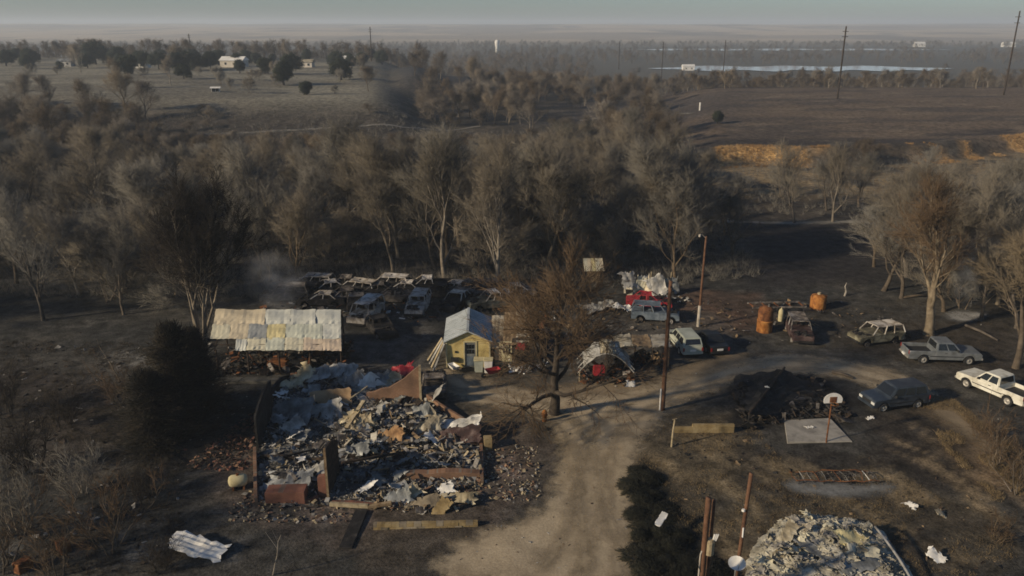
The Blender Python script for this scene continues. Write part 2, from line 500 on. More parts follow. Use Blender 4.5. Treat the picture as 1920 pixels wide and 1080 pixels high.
    C = mixc(C, (.035, .028, .024), sstep(.2, .25, q) * sstep(168, 170, w_) * (1 - sstep(174, 180, w_)) * sstep(.4, .55, fbm(X / 10, Y / 5, 63)) * .9)
    bk2 = sstep(.2, .26, q) * sstep(120, 140, w_) * (1 - sstep(155, 162, w_))
    C = mixc(C, (.22, .16, .085), bk2 * sstep(.35, .55, n1) * .8)
    # left bench: pale dry pasture
    lf = (1 - sstep(-.2, -.12, q)) * sstep(195, 225, Y) * (1 - sstep(430, 480, Y))
    C = mixc(C, (.175, .16, .12), lf * .95)
    C = mixc(C, (.10, .09, .07), lf * sstep(.42, .6, fbm(X / 45, Y / 10, 71)) * .8)
    cp = sstep(-.15, -.12, q) * (1 - sstep(-.05, -.03, q)) * sstep(250, 300, Y) * (1 - sstep(400, 470, Y))
    C = mixc(C, (.03, .03, .032), cp * .95)
    # valley and far hills
    va = sstep(440, 520, Y)
    C = mixc(C, (.07, .065, .052), va)
    hl = sstep(1300, 2000, Y)
    hn = fbm(X / 420, Y / 330, 81); hn2 = fbm(X / 120, Y / 300, 82)
    C = mixc(C, (.36, .285, .2), hl)
    C = mixc(C, (.2, .165, .125), hl * sstep(.45, .62, hn) * .9)
    C = mixc(C, (.11, .1, .085), hl * sstep(.56, .7, hn2) * .7)
    return C

def build_ground():
    ys = list(np.arange(-90, 26, 6.0)) + list(np.arange(26, 112, .36))
    y = ys[-1]
    while y < 9500:
        y *= 1.0125; ys.append(y)
    ys = np.array(ys)
    s = np.linspace(-1, 1, 421)
    u = s * (.27 + .73 * s * s)
    w = 75 + np.maximum(ys, 0) * 1.0
    X = w[:, None] * u[None, :]
    Y = np.repeat(ys[:, None], len(s), 1)
    Z = HT(X, Y)
    C = ground_color(X, Y)
    nr, nc = X.shape
    V = np.stack([X, Y, Z], -1).reshape(-1, 3)
    i = np.arange(nr * nc).reshape(nr, nc)
    F = np.stack([i[:-1, :-1], i[:-1, 1:], i[1:, 1:], i[1:, :-1]], -1).reshape(-1, 4)
    me = bpy.data.meshes.new('ground')
    me.vertices.add(len(V)); me.vertices.foreach_set('co', V.ravel())
    me.loops.add(F.size); me.loops.foreach_set('vertex_index', F.ravel().astype(np.int32))
    me.polygons.add(len(F))
    me.polygons.foreach_set('loop_start', np.arange(0, F.size, 4, dtype=np.int32))
    me.polygons.foreach_set('use_smooth', np.ones(len(F), bool))
    me.update(calc_edges=True)
    a = me.color_attributes.new('soil', 'FLOAT_COLOR', 'POINT')
    a.data.foreach_set('color', np.concatenate([C.reshape(-1, 3), np.ones((len(V), 1))], 1).ravel().astype(np.float32))
    me.materials.append(M['ground'])
    return struct(link('ground', me))

def ground_material():
    m, nt, b = newmat('ground')
    at = nd(nt, 'ShaderNodeAttribute', attribute_name='soil')
    tc = nd(nt, 'ShaderNodeTexCoord')
    n1 = nd(nt, 'ShaderNodeTexNoise', i_Scale=.9, i_Detail=8., i_Roughness=.7)
    n2 = nd(nt, 'ShaderNodeTexNoise', i_Scale=7., i_Detail=5., i_Roughness=.7)
    for n in (n1, n2): nt.links.new(tc.outputs['Object'], n.inputs['Vector'])
    r1 = nd(nt, 'ShaderNodeMapRange', i_From_Min=.3, i_From_Max=.7, i_To_Min=.3, i_To_Max=2.1)
    r2 = nd(nt, 'ShaderNodeMapRange', i_From_Min=.3, i_From_Max=.7, i_To_Min=.45, i_To_Max=1.75)
    nt.links.new(n1.outputs['Fac'], r1.inputs['Value']); nt.links.new(n2.outputs['Fac'], r2.inputs['Value'])
    mu = nd(nt, 'ShaderNodeMath', operation='MULTIPLY')
    nt.links.new(r1.outputs[0], mu.inputs[0]); nt.links.new(r2.outputs[0], mu.inputs[1])
    mx = nd(nt, 'ShaderNodeMix', data_type='RGBA', blend_type='MULTIPLY'); mx.inputs['Factor'].default_value = 1.
    nt.links.new(at.outputs['Color'], mx.inputs[6]); nt.links.new(mu.outputs[0], mx.inputs[7])
    nt.links.new(mx.outputs[2], b.inputs['Base Color'])
    bp = nd(nt, 'ShaderNodeBump', i_Strength=.6, i_Distance=.12)
    nt.links.new(n2.outputs['Fac'], bp.inputs['Height']); nt.links.new(bp.outputs[0], b.inputs['Normal'])
    b.inputs['Roughness'].default_value = .95; b.inputs['Specular IOR Level'].default_value = .1
    return m
M['ground'] = ground_material()
build_ground()

def sheet_material(name, cols, nscale=.5, edge_noise=1.1, soft=.8, stretch=(1, 1, 1)):
    """dirt sheet whose border frays into the ground around it"""
    m, nt, b = newmat(name)
    tc = nd(nt, 'ShaderNodeTexCoord')
    mp = nd(nt, 'ShaderNodeMapping'); mp.inputs['Scale'].default_value = stretch
    nt.links.new(tc.outputs['Object'], mp.inputs['Vector'])
    no = nd(nt, 'ShaderNodeTexNoise', i_Scale=nscale, i_Detail=8., i_Roughness=.68)
    nt.links.new(mp.outputs[0], no.inputs['Vector'])
    cr = nd(nt, 'ShaderNodeValToRGB')
    e = cr.color_ramp.elements
    while len(e) < len(cols): e.new(.5)
    for i, c in enumerate(cols):
        e[i].position = .28 + .44 * i / (len(cols) - 1); e[i].color = (*c, 1)
    nt.links.new(no.outputs['Fac'], cr.inputs[0])
    nf = nd(nt, 'ShaderNodeTexNoise', i_Scale=9., i_Detail=4., i_Roughness=.7)
    nt.links.new(tc.outputs['Object'], nf.inputs['Vector'])
    rf = nd(nt, 'ShaderNodeMapRange', i_From_Min=.3, i_From_Max=.7, i_To_Min=.75, i_To_Max=1.22)
    nt.links.new(nf.outputs['Fac'], rf.inputs['Value'])
    mx = nd(nt, 'ShaderNodeMix', data_type='RGBA', blend_type='MULTIPLY'); mx.inputs['Factor'].default_value = 1.
    nt.links.new(cr.outputs[0], mx.inputs[6]); nt.links.new(rf.outputs[0], mx.inputs[7])
    nt.links.new(mx.outputs[2], b.inputs['Base Color'])
    bp = nd(nt, 'ShaderNodeBump', i_Strength=.4, i_Distance=.06)
    nt.links.new(nf.outputs['Fac'], bp.inputs['Height']); nt.links.new(bp.outputs[0], b.inputs['Normal'])
    b.inputs['Roughness'].default_value = .95; b.inputs['Specular IOR Level'].default_value = .1
    at = nd(nt, 'ShaderNodeAttribute', attribute_name='border')
    ne = nd(nt, 'ShaderNodeTexNoise', i_Scale=.8, i_Detail=7., i_Roughness=.7)
    nt.links.new(tc.outputs['Object'], ne.inputs['Vector'])
    s1 = nd(nt, 'ShaderNodeMath', operation='SUBTRACT'); s1.inputs[1].default_value = .5
    s2 = nd(nt, 'ShaderNodeMath', operation='MULTIPLY'); s2.inputs[1].default_value = edge_noise * 4
    s3 = nd(nt, 'ShaderNodeMath', operation='ADD')
    nt.links.new(ne.outputs['Fac'], s1.inputs[0]); nt.links.new(s1.outputs[0], s2.inputs[0])
    nt.links.new(at.outputs['Fac'], s3.inputs[0]); nt.links.new(s2.outputs[0], s3.inputs[1])
    mr = nd(nt, 'ShaderNodeMapRange', i_From_Min=-soft, i_From_Max=soft, interpolation_type='SMOOTHSTEP')
    nt.links.new(s3.outputs[0], mr.inputs['Value'])
    nt.links.new(mr.outputs[0], b.inputs['Alpha'])
    return m

def ground_sheet(name, P, mat, step=.35, lift=.025, margin=2.2):
    xs = [p[0] for p in P]; ys = [p[1] for p in P]
    gx = np.arange(min(xs) - margin, max(xs) + margin, step); gy = np.arange(min(ys) - margin, max(ys) + margin, step)
    X, Y = np.meshgrid(gx, gy)
    D = poly_sd(X, Y, P)
    Z = HT(X, Y) + lift
    nr, nc = X.shape
    keep = D > -margin
    idx = np.arange(nr * nc).reshape(nr, nc)
    ok = keep[:-1, :-1] | keep[:-1, 1:] | keep[1:, 1:] | keep[1:, :-1]
    F = np.stack([idx[:-1, :-1], idx[:-1, 1:], idx[1:, 1:], idx[1:, :-1]], -1)[ok]
    used = np.unique(F); re = np.full(nr * nc, -1); re[used] = np.arange(len(used))
    V = np.stack([X, Y, Z], -1).reshape(-1, 3)[used]
    me = bpy.data.meshes.new(name)
    me.from_pydata(V.tolist(), [], re[F].tolist())
    me.polygons.foreach_set('use_smooth', [True] * len(me.polygons))
    a = me.attributes.new('border', 'FLOAT', 'POINT')
    a.data.foreach_set('value', D.reshape(-1)[used].astype(np.float32))
    me.materials.append(mat)
    return struct(link(name, me))

M['road'] = sheet_material('road', [(.19, .15, .098), (.36, .29, .195), (.46, .375, .255)], .35, .8, .8)
M['trackdirt'] = sheet_material('trackdirt', [(.10, .075, .047), (.2, .155, .1), (.29, .225, .145)], .35, .8, .9)
M['paledirt'] = sheet_material('paledirt', [(.1, .09, .075), (.2, .185, .155), (.28, .255, .215)], .3, .5, .7)
main_road = smoothpoly(PP('800,1100 860,1010 960,985 1030,950 1050,880 1062,820 1000,775 930,765 860,745 800,705 810,690 900,712 990,735 1080,745 1180,735 1260,715 1350,690 1420,668 1500,664 1580,676 1680,697 1745,730 1760,755 1700,742 1600,715 1540,700 1440,698 1340,725 1255,765 1225,800 1185,850 1175,930 1185,1020 1192,1100'))
ground_sheet('dirt_road', main_road, M['road'])
yard_dirt = smoothpoly(PP('1000,735 1080,720 1250,700 1330,670 1400,660 1400,685 1300,720 1240,770 1180,800 1080,800 1000,770'))
ground_sheet('yard_dirt', yard_dirt, M['trackdirt'], lift=.019)
ground_sheet('dirt_track', smoothpoly(PP('1720,738 1775,755 1850,800 1925,870 1925,905 1850,850 1780,795 1735,765')), M['trackdirt'], lift=.022)
def rut(name, pix, off, w=.34, lift=.034, mat=None):
    P = [G(*[float(k) for k in q.split(',')]) for q in pix.split()]
    for _ in range(3):
        Q = [P[0]]
        for a, b in zip(P[:-1], P[1:]): Q += [a * .75 + b * .25, a * .25 + b * .75]
        P = Q + [P[-1]]
    L_, R_ = [], []
    for i, p in enumerate(P):
        d = P[min(i + 1, len(P) - 1)] - P[max(i - 1, 0)]; n = Vector((-d.y, d.x, 0)).normalized()
        L_.append(p + n * (off + w / 2)); R_.append(p + n * (off - w / 2))
    ground_sheet(name, L_ + R_[::-1], mat, step=.16, lift=lift, margin=.5)
M['rut'] = sheet_material('rut', [(.18, .143, .093), (.32, .256, .17), (.42, .34, .228)], .6, .4, .55)
for off in (-.85, .85):
    rut('tyre_track', '1050,1079 1090,1000 1110,930 1120,860 1140,800 1190,765 1270,730 1360,700 1440,682 1540,683 1640,703 1730,742', off, mat=M['rut'])
for off in (-.8, .8):
    rut('tyre_track', '1130,1079 1120,980 1105,900 1085,830 1050,780 960,748 880,728 820,700', off, lift=.044, mat=M['rut'])
ground_sheet('ash_path', smoothpoly(PP('1330,412 1450,416 1560,414 1660,414 1660,419 1560,420 1450,421 1330,418')), M['paledirt'], step=.5, lift=.03, margin=1.)
ground_sheet('country_road', PP('370,252 560,243 760,239 900,236 900,238.4 760,241.4 560,245.6 370,254.6'), M['paledirt'], step=1., lift=.12, margin=1.)
ground_sheet('field_road', PP('1085,226 1130,220 1230,214 1300,212 1300,213.6 1230,216 1130,222.4 1085,229'), M['paledirt'], step=1., lift=.15, margin=1.)

# water
m, nt, b = newmat('water')
b.inputs['Base Color'].default_value = (.6, .6, .6, 1); b.inputs['Roughness'].default_value = .12; b.inputs['Specular IOR Level'].default_value = 1.0
b.inputs['IOR'].default_value = 1.33
M['water'] = m
def water(name, x0, x1, y0, y1, z, seed):
    mb = MB()
    n = 40
    rng = random.Random(seed)
    top = []; bot = []
    for i in range(n + 1):
        t = i / n; x = x0 + (x1 - x0) * t
        k = min(1, t * 6, (1 - t) * 6)
        a = y0 + (y1 - y0) * .5 - (y1 - y0) * .5 * k * (.75 + .25 * math.sin(i * .9 + seed))
        c = y0 + (y1 - y0) * .5 + (y1 - y0) * .5 * k * (.8 + .2 * math.sin(i * .6 + seed * 2))
        bot.append((x, a, z)); top.append((x, c, z))
    mb.add(bot + top, [(i, i + 1, n + 2 + i, n + 1 + i) for i in range(n)])
    return struct(mb.build(name, M['water']))
water('river', 110, 360, 632, 722, -8.3, 1)
water('far_water', 150, 620, 1130, 1230, -8.2, 4)
# ------------------------------------------------------------------ trees
def rnd_dir(rng, d, ang):
    """direction about ang radians away from d"""
    d = Vector(d).normalized()
    u = d.cross(Vector((rng.uniform(-1, 1), rng.uniform(-1, 1), rng.uniform(-1, 1))))
    u = u.normalized() if u.length > 1e-5 else Vector((1, 0, 0))
    return (d * math.cos(ang) + u * math.sin(ang)).normalized()

class Tree:
    def __init__(s, seed, h=14, trunk=.25, limbs=6, spread=.55, up=.35, crown_from=.3, fine=1.0, stems=1, lean=.0, wander=.16, tw=.011, limb_len=.55, twig_len=1.0, nb=8, ntw=9):
        s.rng = random.Random(seed); s.wood = MB(); s.tw = []; s.P = dict(up=up, fine=fine, wander=wander, tw=tw, twig_len=twig_len, nb=nb, ntw=ntw)
        rng = s.rng
        for k in range(stems):
            a = rng.uniform(0, 6.28)
            base = Vector((math.cos(a), math.sin(a), 0)) * (.3 * (stems > 1) * rng.uniform(.3, 1.5))
            d = Vector((math.cos(a) * (lean if stems == 1 else rng.uniform(.1, .5)), math.sin(a) * (lean if stems == 1 else rng.uniform(.1, .5)), 1)).normalized()
            hh = h * (1 if stems == 1 else rng.uniform(.7, 1.0))
            r0 = h * trunk / 14 * (1 if stems == 1 else .55)
            w_ = s.P['wander']; s.P['wander'] = w_ * .55
            pts, rad = s.path(base - Vector((0, 0, .4)), d, hh * .8, r0, r0 * .22, 9, .5); s.P['wander'] = w_
            rad[0] *= 1.35
            s.wood.tube(pts, rad, 7, cap=False)
            nl = limbs if stems == 1 else max(2, limbs // 2)
            for i in range(nl):
                t = crown_from + (1 - crown_from) * (i + rng.random() * .8) / nl
                p, dd, rr = s.at(pts, rad, t)
                ang = spread * rng.uniform(.75, 1.25) * (1.15 - .5 * t)
                ld = rnd_dir(rng, dd, ang); ld.z = max(ld.z, .08)
                ll = h * limb_len * (1.15 - .65 * t) * rng.uniform(.8, 1.15)
                s.branch(p, ld, ll, rr * .62, 1)
            s.branch(pts[-1], (pts[-1] - pts[-2]).normalized(), h * .22, rad[-1], 1)
    def path(s, p, d, L, r0, r1, n, upf=1.):
        rng = s.rng; pts = [Vector(p)]; d = Vector(d)
        for i in range(n):
            d = d + Vector((rng.gauss(0, 1), rng.gauss(0, 1), rng.gauss(0, 1))) * s.P['wander'] + Vector((0, 0, s.P['up'] * .35 * upf))
            d.normalize(); pts.append(pts[-1] + d * (L / n))
        return pts, [r0 + (r1 - r0) * (i / n) ** .8 for i in range(n + 1)]
    def at(s, pts, rad, t):
        f = min(t, .999) * (len(pts) - 1); i = int(f); k = f - i
        return pts[i].lerp(pts[i + 1], k), (pts[i + 1] - pts[i]).normalized(), rad[i] * (1 - k) + rad[i + 1] * k
    def branch(s, p, d, L, r, level):
        rng = s.rng; r = max(r, .012)
        n = 5 if level == 1 else 4
        pts, rad = s.path(p, d, L, r, max(r * .25, .008), n)
        s.wood.tube(pts, rad, 5 if level == 1 else 4, cap=False)
        if level == 1:
            nb = max(3, int(s.P['nb'] * rng.uniform(.8, 1.2)))
            for i in range(nb):
                t = .25 + .75 * (i + rng.random()) / nb
                q, dd, rr = s.at(pts, rad, t)
                s.branch(q, rnd_dir(rng, dd, rng.uniform(.45, .95)), L * rng.uniform(.32, .55) * (1.2 - .5 * t), rr * .6, 2)
        else:
            nt = max(3, int(s.P['ntw'] * s.P['fine'] * rng.uniform(.8, 1.2)))
            for i in range(nt):
                t = .15 + .85 * (i + rng.random()) / nt
                q, dd, rr = s.at(pts, rad, t)
                s.twig(q, rnd_dir(rng, dd, rng.uniform(.35, .9)), rng.uniform(.9, 1.7) * s.P['twig_len'])
    def twig(s, p, d, L):
        rng = s.rng; w = s.P['tw']
        d = (d + Vector((0, 0, s.P['up'] * .5))).normalized()
        e = p + d * L
        s.tw.append((p, e, w * 1.5))
        for k in range(max(3, int(7 * s.P['fine']))):
            t = rng.uniform(.1, 1.)
            q = p.lerp(e, t)
            dd = rnd_dir(rng, d, rng.uniform(.3, .8)) + Vector((0, 0, s.P['up'] * .5)); dd.normalize()
            s.tw.append((q, q + dd * L * rng.uniform(.35, .75), w))
    def meshes(s, name, bark, twig):
        w = bpy.data.meshes.new(name + '_trunk')
        w.from_pydata(s.wood.v, [], s.wood.f); w.materials.append(bark)
        w.polygons.foreach_set('use_smooth', [True] * len(w.polygons))
        P0 = np.array([t[0] for t in s.tw]); P1 = np.array([t[1] for t in s.tw]); W = np.array([t[2] for t in s.tw])
        return w, twig_mesh(name + '_crown', P0, P1, W, twig)

def twig_mesh(name, P0, P1, W, mat):
    """each twig a slender three-sided spike"""
    D = P1 - P0
    D /= np.maximum(np.linalg.norm(D, axis=1, keepdims=True), 1e-6)
    ref = np.tile(np.array([[.3, .5, .81]]), (len(D), 1))
    U = np.cross(D, ref); U /= np.maximum(np.linalg.norm(U, axis=1, keepdims=True), 1e-6)
    V = np.cross(D, U)
    n = len(D)
    vs = np.empty((n, 4, 3))
    for k in range(3):
        a = 2 * math.pi * k / 3
        vs[:, k] = P0 + (U * math.cos(a) + V * math.sin(a)) * W[:, None]
    vs[:, 3] = P1
    i = np.arange(n) * 4
    F = np.stack([np.stack([i, i + 1, i + 3], -1), np.stack([i + 1, i + 2, i + 3], -1), np.stack([i + 2, i, i + 3], -1)], 1).reshape(-1, 3)
    me = bpy.data.meshes.new(name)
    me.vertices.add(n * 4); me.vertices.foreach_set('co', vs.ravel())
    me.loops.add(F.size); me.loops.foreach_set('vertex_index', F.ravel().astype(np.int32))
    me.polygons.add(len(F)); me.polygons.foreach_set('loop_start', np.arange(0, F.size, 3, dtype=np.int32))
    me.update(calc_edges=True)
    me.materials.append(mat)
    return me

def place_tree(name, label, meshes, loc, rz, sc, group=None, cat='tree', sink=.15):
    t = thing(name, label, cat, (loc[0], loc[1], H1(loc[0], loc[1]) - sink), rz, group)
    t.scale = (sc[0], sc[0], sc[1]) if hasattr(sc, '__len__') else (sc, sc, sc)
    link('trunk', meshes[0], t); link('crown', meshes[1], t)
    return t

# kinds of woodland tree (heights about 14 m before scaling)
KIND = []
for k in range(9):
    rg = random.Random(500 + k)
    T = Tree(100 + k, h=14, trunk=.24 + .05 * rg.random(), limbs=9 + k % 3, spread=.42 + .25 * rg.random(), up=.32 + .25 * rg.random(), crown_from=.16 + .14 * rg.random(), fine=1.2, wander=.15, tw=.0125, limb_len=.52)
    KIND.append(T.meshes('woodland%d' % k, M['barkpale'] if k % 4 == 0 else M['bark'], M['twiggrey'] if k % 2 else M['twig']))
for k in range(3):
    T = Tree(140 + k, h=9, trunk=.22, limbs=6, spread=.7, up=.25, crown_from=.1, fine=.95, stems=4, tw=.017, limb_len=.5)
    KIND.append(T.meshes('thicket%d' % k, M['bark'], [M['twiggrey'], M['twig'], M['twiggrey']][k]))

site = [Vector(p) for p in ((-200, 20, 0), (-60, 60, 0), (-44, 71, 0), (-30, 70, 0), (-24, 75.5, 0), (-5, 77, 0), (18, 79, 0), (28, 82, 0), (30, 105, 0), (27, 112, 0), (52, 111, 0), (50, 84, 0), (41, 79, 0), (42, 64, 0), (60, 58, 0), (200, 40, 0), (200, -90, 0), (-200, -90, 0))]
rng = random.Random(7)
spots = []
cell = 5.6
gx = np.arange(-190, 200, cell); gy = np.arange(62, 440, cell)
cand = []
for y in gy:
    st = cell * (1 + max(0, y - 140) / 420)
    for x in np.arange(-y * .72 - 10, y * .72 + 10, st):
        cand.append((x + rng.uniform(-.45, .45) * st, y + rng.uniform(-.45, .45) * cell))
cx = np.array([c[0] for c in cand]); cy = np.array([c[1] for c in cand])
sd = poly_sd(cx, cy, site)
dn = fbm(cx / 18, cy / 18, 91)
for i, (x, y) in enumerate(cand):
    q = x / y
    if sd[i] > -1.5: continue
    p = .95
    if dn[i] < .38: p = .5
    if y > 182 and q < -.11 and y < 430:                       # the open bench
        p = .5 if y < 205 else .012
    if y > 160 and q > .19 and y < 300: p = .0               # brown field
    if q > .19 and 108 < y <= 160: p = .55 if y < 130 else .1
    if 176 < y < 214 and -.35 < q < .02: p = .03               # gap along the country road
    if 196 < y < 300 and .03 < q <= .19: p = .04 if y < 245 else .5
    if -.12 < q < -.05 and y > 262: p = .1
    if y > 240: p *= .8
    if rng.random() < p:
        spots.append((y, x))
spots.sort()
woods_things = spots[:300]
woods_mass = spots[300:]

def wood_label(x, y):
    q = x / y
    side = 'left of the pale-roofed barn' if q < -.27 else ('behind the burnt cars' if q < -.02 else ('behind the collapsed sheds' if q < .19 else ('beyond the black pasture' if q < .45 and y > 100 else 'at the right edge of the lot')))
    dep = 'at the front of the woods' if y < 100 else ('deeper in the woods' if y < 150 else 'far back in the woods')
    return side, dep
for i, (y, x) in enumerate(woods_things):
    k = rng.randrange(len(KIND)) if rng.random() < .8 else 9 + rng.randrange(3)
    kind = 'tall bare' if k < 9 else 'low bushy'
    side, dep = wood_label(x, y)
    s0 = rng.uniform(.62, .98) * (1.0 if k < 9 else .9)
    if y > 120: s0 *= .86
    if x / y < -.2: s0 *= .88
    if x / y > .19: s0 *= .55 if y > 100 else .85
    if -.45 < x / y < .06 and y > 105: s0 = min(s0, max(.2, (25.5 - .122 * y) / 16.5) * rng.uniform(.85, 1.05))
    place_tree('bare_tree' if k < 9 else 'bare_thicket', '%s tree %s %s' % (kind, dep, side), KIND[k], (x, y), rng.uniform(0, 6.28), (max(s0, .5) * rng.uniform(1.1, 1.5), s0), '%s trees %s %s' % (kind, dep, side))

# the rest of the woods: one mass of instanced trees
def mass(name, pts, meshes_list, label, cat, smin, smax):
    hid = bpy.data.collections.new(name + '_kinds')
    for i, (w, c) in enumerate(meshes_list):
        bm = bmesh.new()
        bm.from_mesh(w); n0 = len(bm.faces)
        bm.from_mesh(c)
        bm.faces.ensure_lookup_table()
        for f in bm.faces[n0:]: f.material_index = 1
        me = bpy.data.meshes.new(name + '_kind')
        bm.to_mesh(me); bm.free()
        me.materials.clear()
        me.materials.append(w.materials[0]); me.materials.append(c.materials[0])
        hid.objects.link(bpy.data.objects.new(name + '_kind', me))
    me = bpy.data.meshes.new(name)
    zz = HT(np.array([q[1] for q in pts]), np.array([q[0] for q in pts]))
    me.from_pydata([(q[1], q[0], z - .2) for q, z in zip(pts, zz.tolist())], [], [])
    sa = me.attributes.new('size', 'FLOAT_VECTOR', 'POINT')
    rgm_ = random.Random(12); sv = []
    for q in pts:
        k_ = rgm_.uniform(smin, smax)
        if name == 'woods' and -.45 < q[1] / q[0] < .06 and q[0] < 206: k_ = max(.18, min(k_, (25.5 - .122 * q[0]) / 16.5))
        
        if name == 'woods' and q[0] > 290 and q[1] / q[0] > .08: k_ *= .72
        kw = max(k_, .4) * rgm_.uniform(1.1, 1.6); sv += [kw, kw, k_]
    sa.data.foreach_set('vector', sv)
    o = link(name, me)
    ng = bpy.data.node_groups.new(name, 'GeometryNodeTree')
    ng.interface.new_socket('Geometry', in_out='INPUT', socket_type='NodeSocketGeometry')
    ng.interface.new_socket('Geometry', in_out='OUTPUT', socket_type='NodeSocketGeometry')
    gi = ng.nodes.new('NodeGroupInput'); go = ng.nodes.new('NodeGroupOutput')
    ip = ng.nodes.new('GeometryNodeInstanceOnPoints'); ip.inputs['Pick Instance'].default_value = True
    ci = ng.nodes.new('GeometryNodeCollectionInfo'); ci.inputs['Collection'].default_value = hid; ci.inputs['Separate Children'].default_value = True
    rv = ng.nodes.new('FunctionNodeRandomValue'); rv.data_type = 'FLOAT_VECTOR'; rv.inputs[0].default_value = (0, 0, 0); rv.inputs[1].default_value = (0, 0, 6.28)
    rs = ng.nodes.new('GeometryNodeInputNamedAttribute'); rs.data_type = 'FLOAT_VECTOR'; rs.inputs['Name'].default_value = 'size'
    L = ng.links.new
    L(gi.outputs[0], ip.inputs['Points']); L(ci.outputs[0], ip.inputs['Instance']); L(rv.outputs[0], ip.inputs['Rotation']); L(rs.outputs[0], ip.inputs['Scale'])
    L(ip.outputs[0], go.inputs[0])
    md = o.modifiers.new('scatter', 'NODES'); md.node_group = ng
    stuff(o); tag(o, label, cat)
    return o
mass('woods', woods_mass, KIND, 'grey bare woods stretching back behind the burnt lot', 'woods', .45, .72)

# valley woods by the river and beyond, seen as bands
far = []
for _ in range(9000):
    y = 440 + 1000 * rng.random() ** 1.2
    x = rng.uniform(-.72, .72) * y
    q = x / y
    n = fbm1(x / 90, y / 40, 95)
    if 560 < y < 760 and x > 60: continue
    if 430 < y < 610 and q > .1 and rng.random() < .93: continue
    if 1100 < y < 1250 and q > .08: continue
    if n < .42 or rng.random() < .35: continue
    far.append((y, x))
far = far[:3600]
FARK = []
for k in range(4):
    T = Tree(180 + k, h=11, trunk=.3, limbs=6, spread=.7, up=.3, crown_from=.15, fine=.55, tw=.06, limb_len=.5, nb=6, ntw=6)
    FARK.append(T.meshes('valley%d' % k, M['bark'], M['twiggrey']))
mass('valley_woods', far, FARK, 'distant blue-grey woods along the river valley', 'woods', .5, .9)
# ------------------------------------------------------------------ vehicles (x forward, y left, origin on the ground)
def wheel(parent, x, y, r, w, burnt=False):
    side = 1 if y > 0 else -1
    e = MB()
    n = 18
    prof = [(r * .62, -w / 2), (r * .93, -w / 2), (r, -w * .36), (r, w * .36), (r * .93, w / 2), (r * .62, w / 2)]
    def lathe(mb, pr):
        vs = []; fs = []
        for k in range(n):
            a = 2 * math.pi * k / n
            for (rr, yy) in pr: vs.append((x + rr * math.cos(a), y + yy, r + rr * math.sin(a)))
        m_ = len(pr)
        for k in range(n):
            for j in range(m_ - 1):
                fs.append((k * m_ + j, k * m_ + j + 1, ((k + 1) % n) * m_ + j + 1, ((k + 1) % n) * m_ + j))
        mb.add(vs, fs)
    wo = thing_part('wheel', parent)
    if not burnt:
        lathe(e, prof); e.build('tyre', M['tyre'], wo, True)
    rm = MB()
    o = side * w * .34
    lathe(rm, [(.001, o + side * .03), (r * .2, o + side * .03), (r * .24, o - side * .02), (r * .55, o), (r * .64, side * w / 2 * .98), (r * .64, -side * w / 2)])
    rm.build('rim', M['burntmetal'] if burnt else M['rim'], wo, True)

def thing_part(name, parent):
    o = bpy.data.objects.new(name, None); COL.objects.link(o); o.parent = parent; o.empty_display_size = .1
    return o

def quad_panel(a, b, c, d, t, name, mat, parent, inset=(.06, .06, .1, .1)):
    """thin pane lying on the face a b c d (counter-clockwise seen from outside): a,b bottom; c,d top"""
    a, b, c, d = map(Vector, (a, b, c, d))
    l, r_, bo, to = inset
    P = lambda u, v: (a.lerp(b, u)).lerp(d.lerp(c, u), v)
    q = [P(l, bo), P(1 - r_, bo), P(1 - r_, 1 - to), P(l, 1 - to)]
    n = (q[1] - q[0]).cross(q[3] - q[0]).normalized()
    mb = MB()
    mb.add([p - n * .004 for p in q] + [p + n * t for p in q], [(0, 3, 2, 1), (4, 5, 6, 7), (0, 1, 5, 4), (1, 2, 6, 5), (2, 3, 7, 6), (3, 0, 4, 7)])
    return mb.build(name, mat, parent)

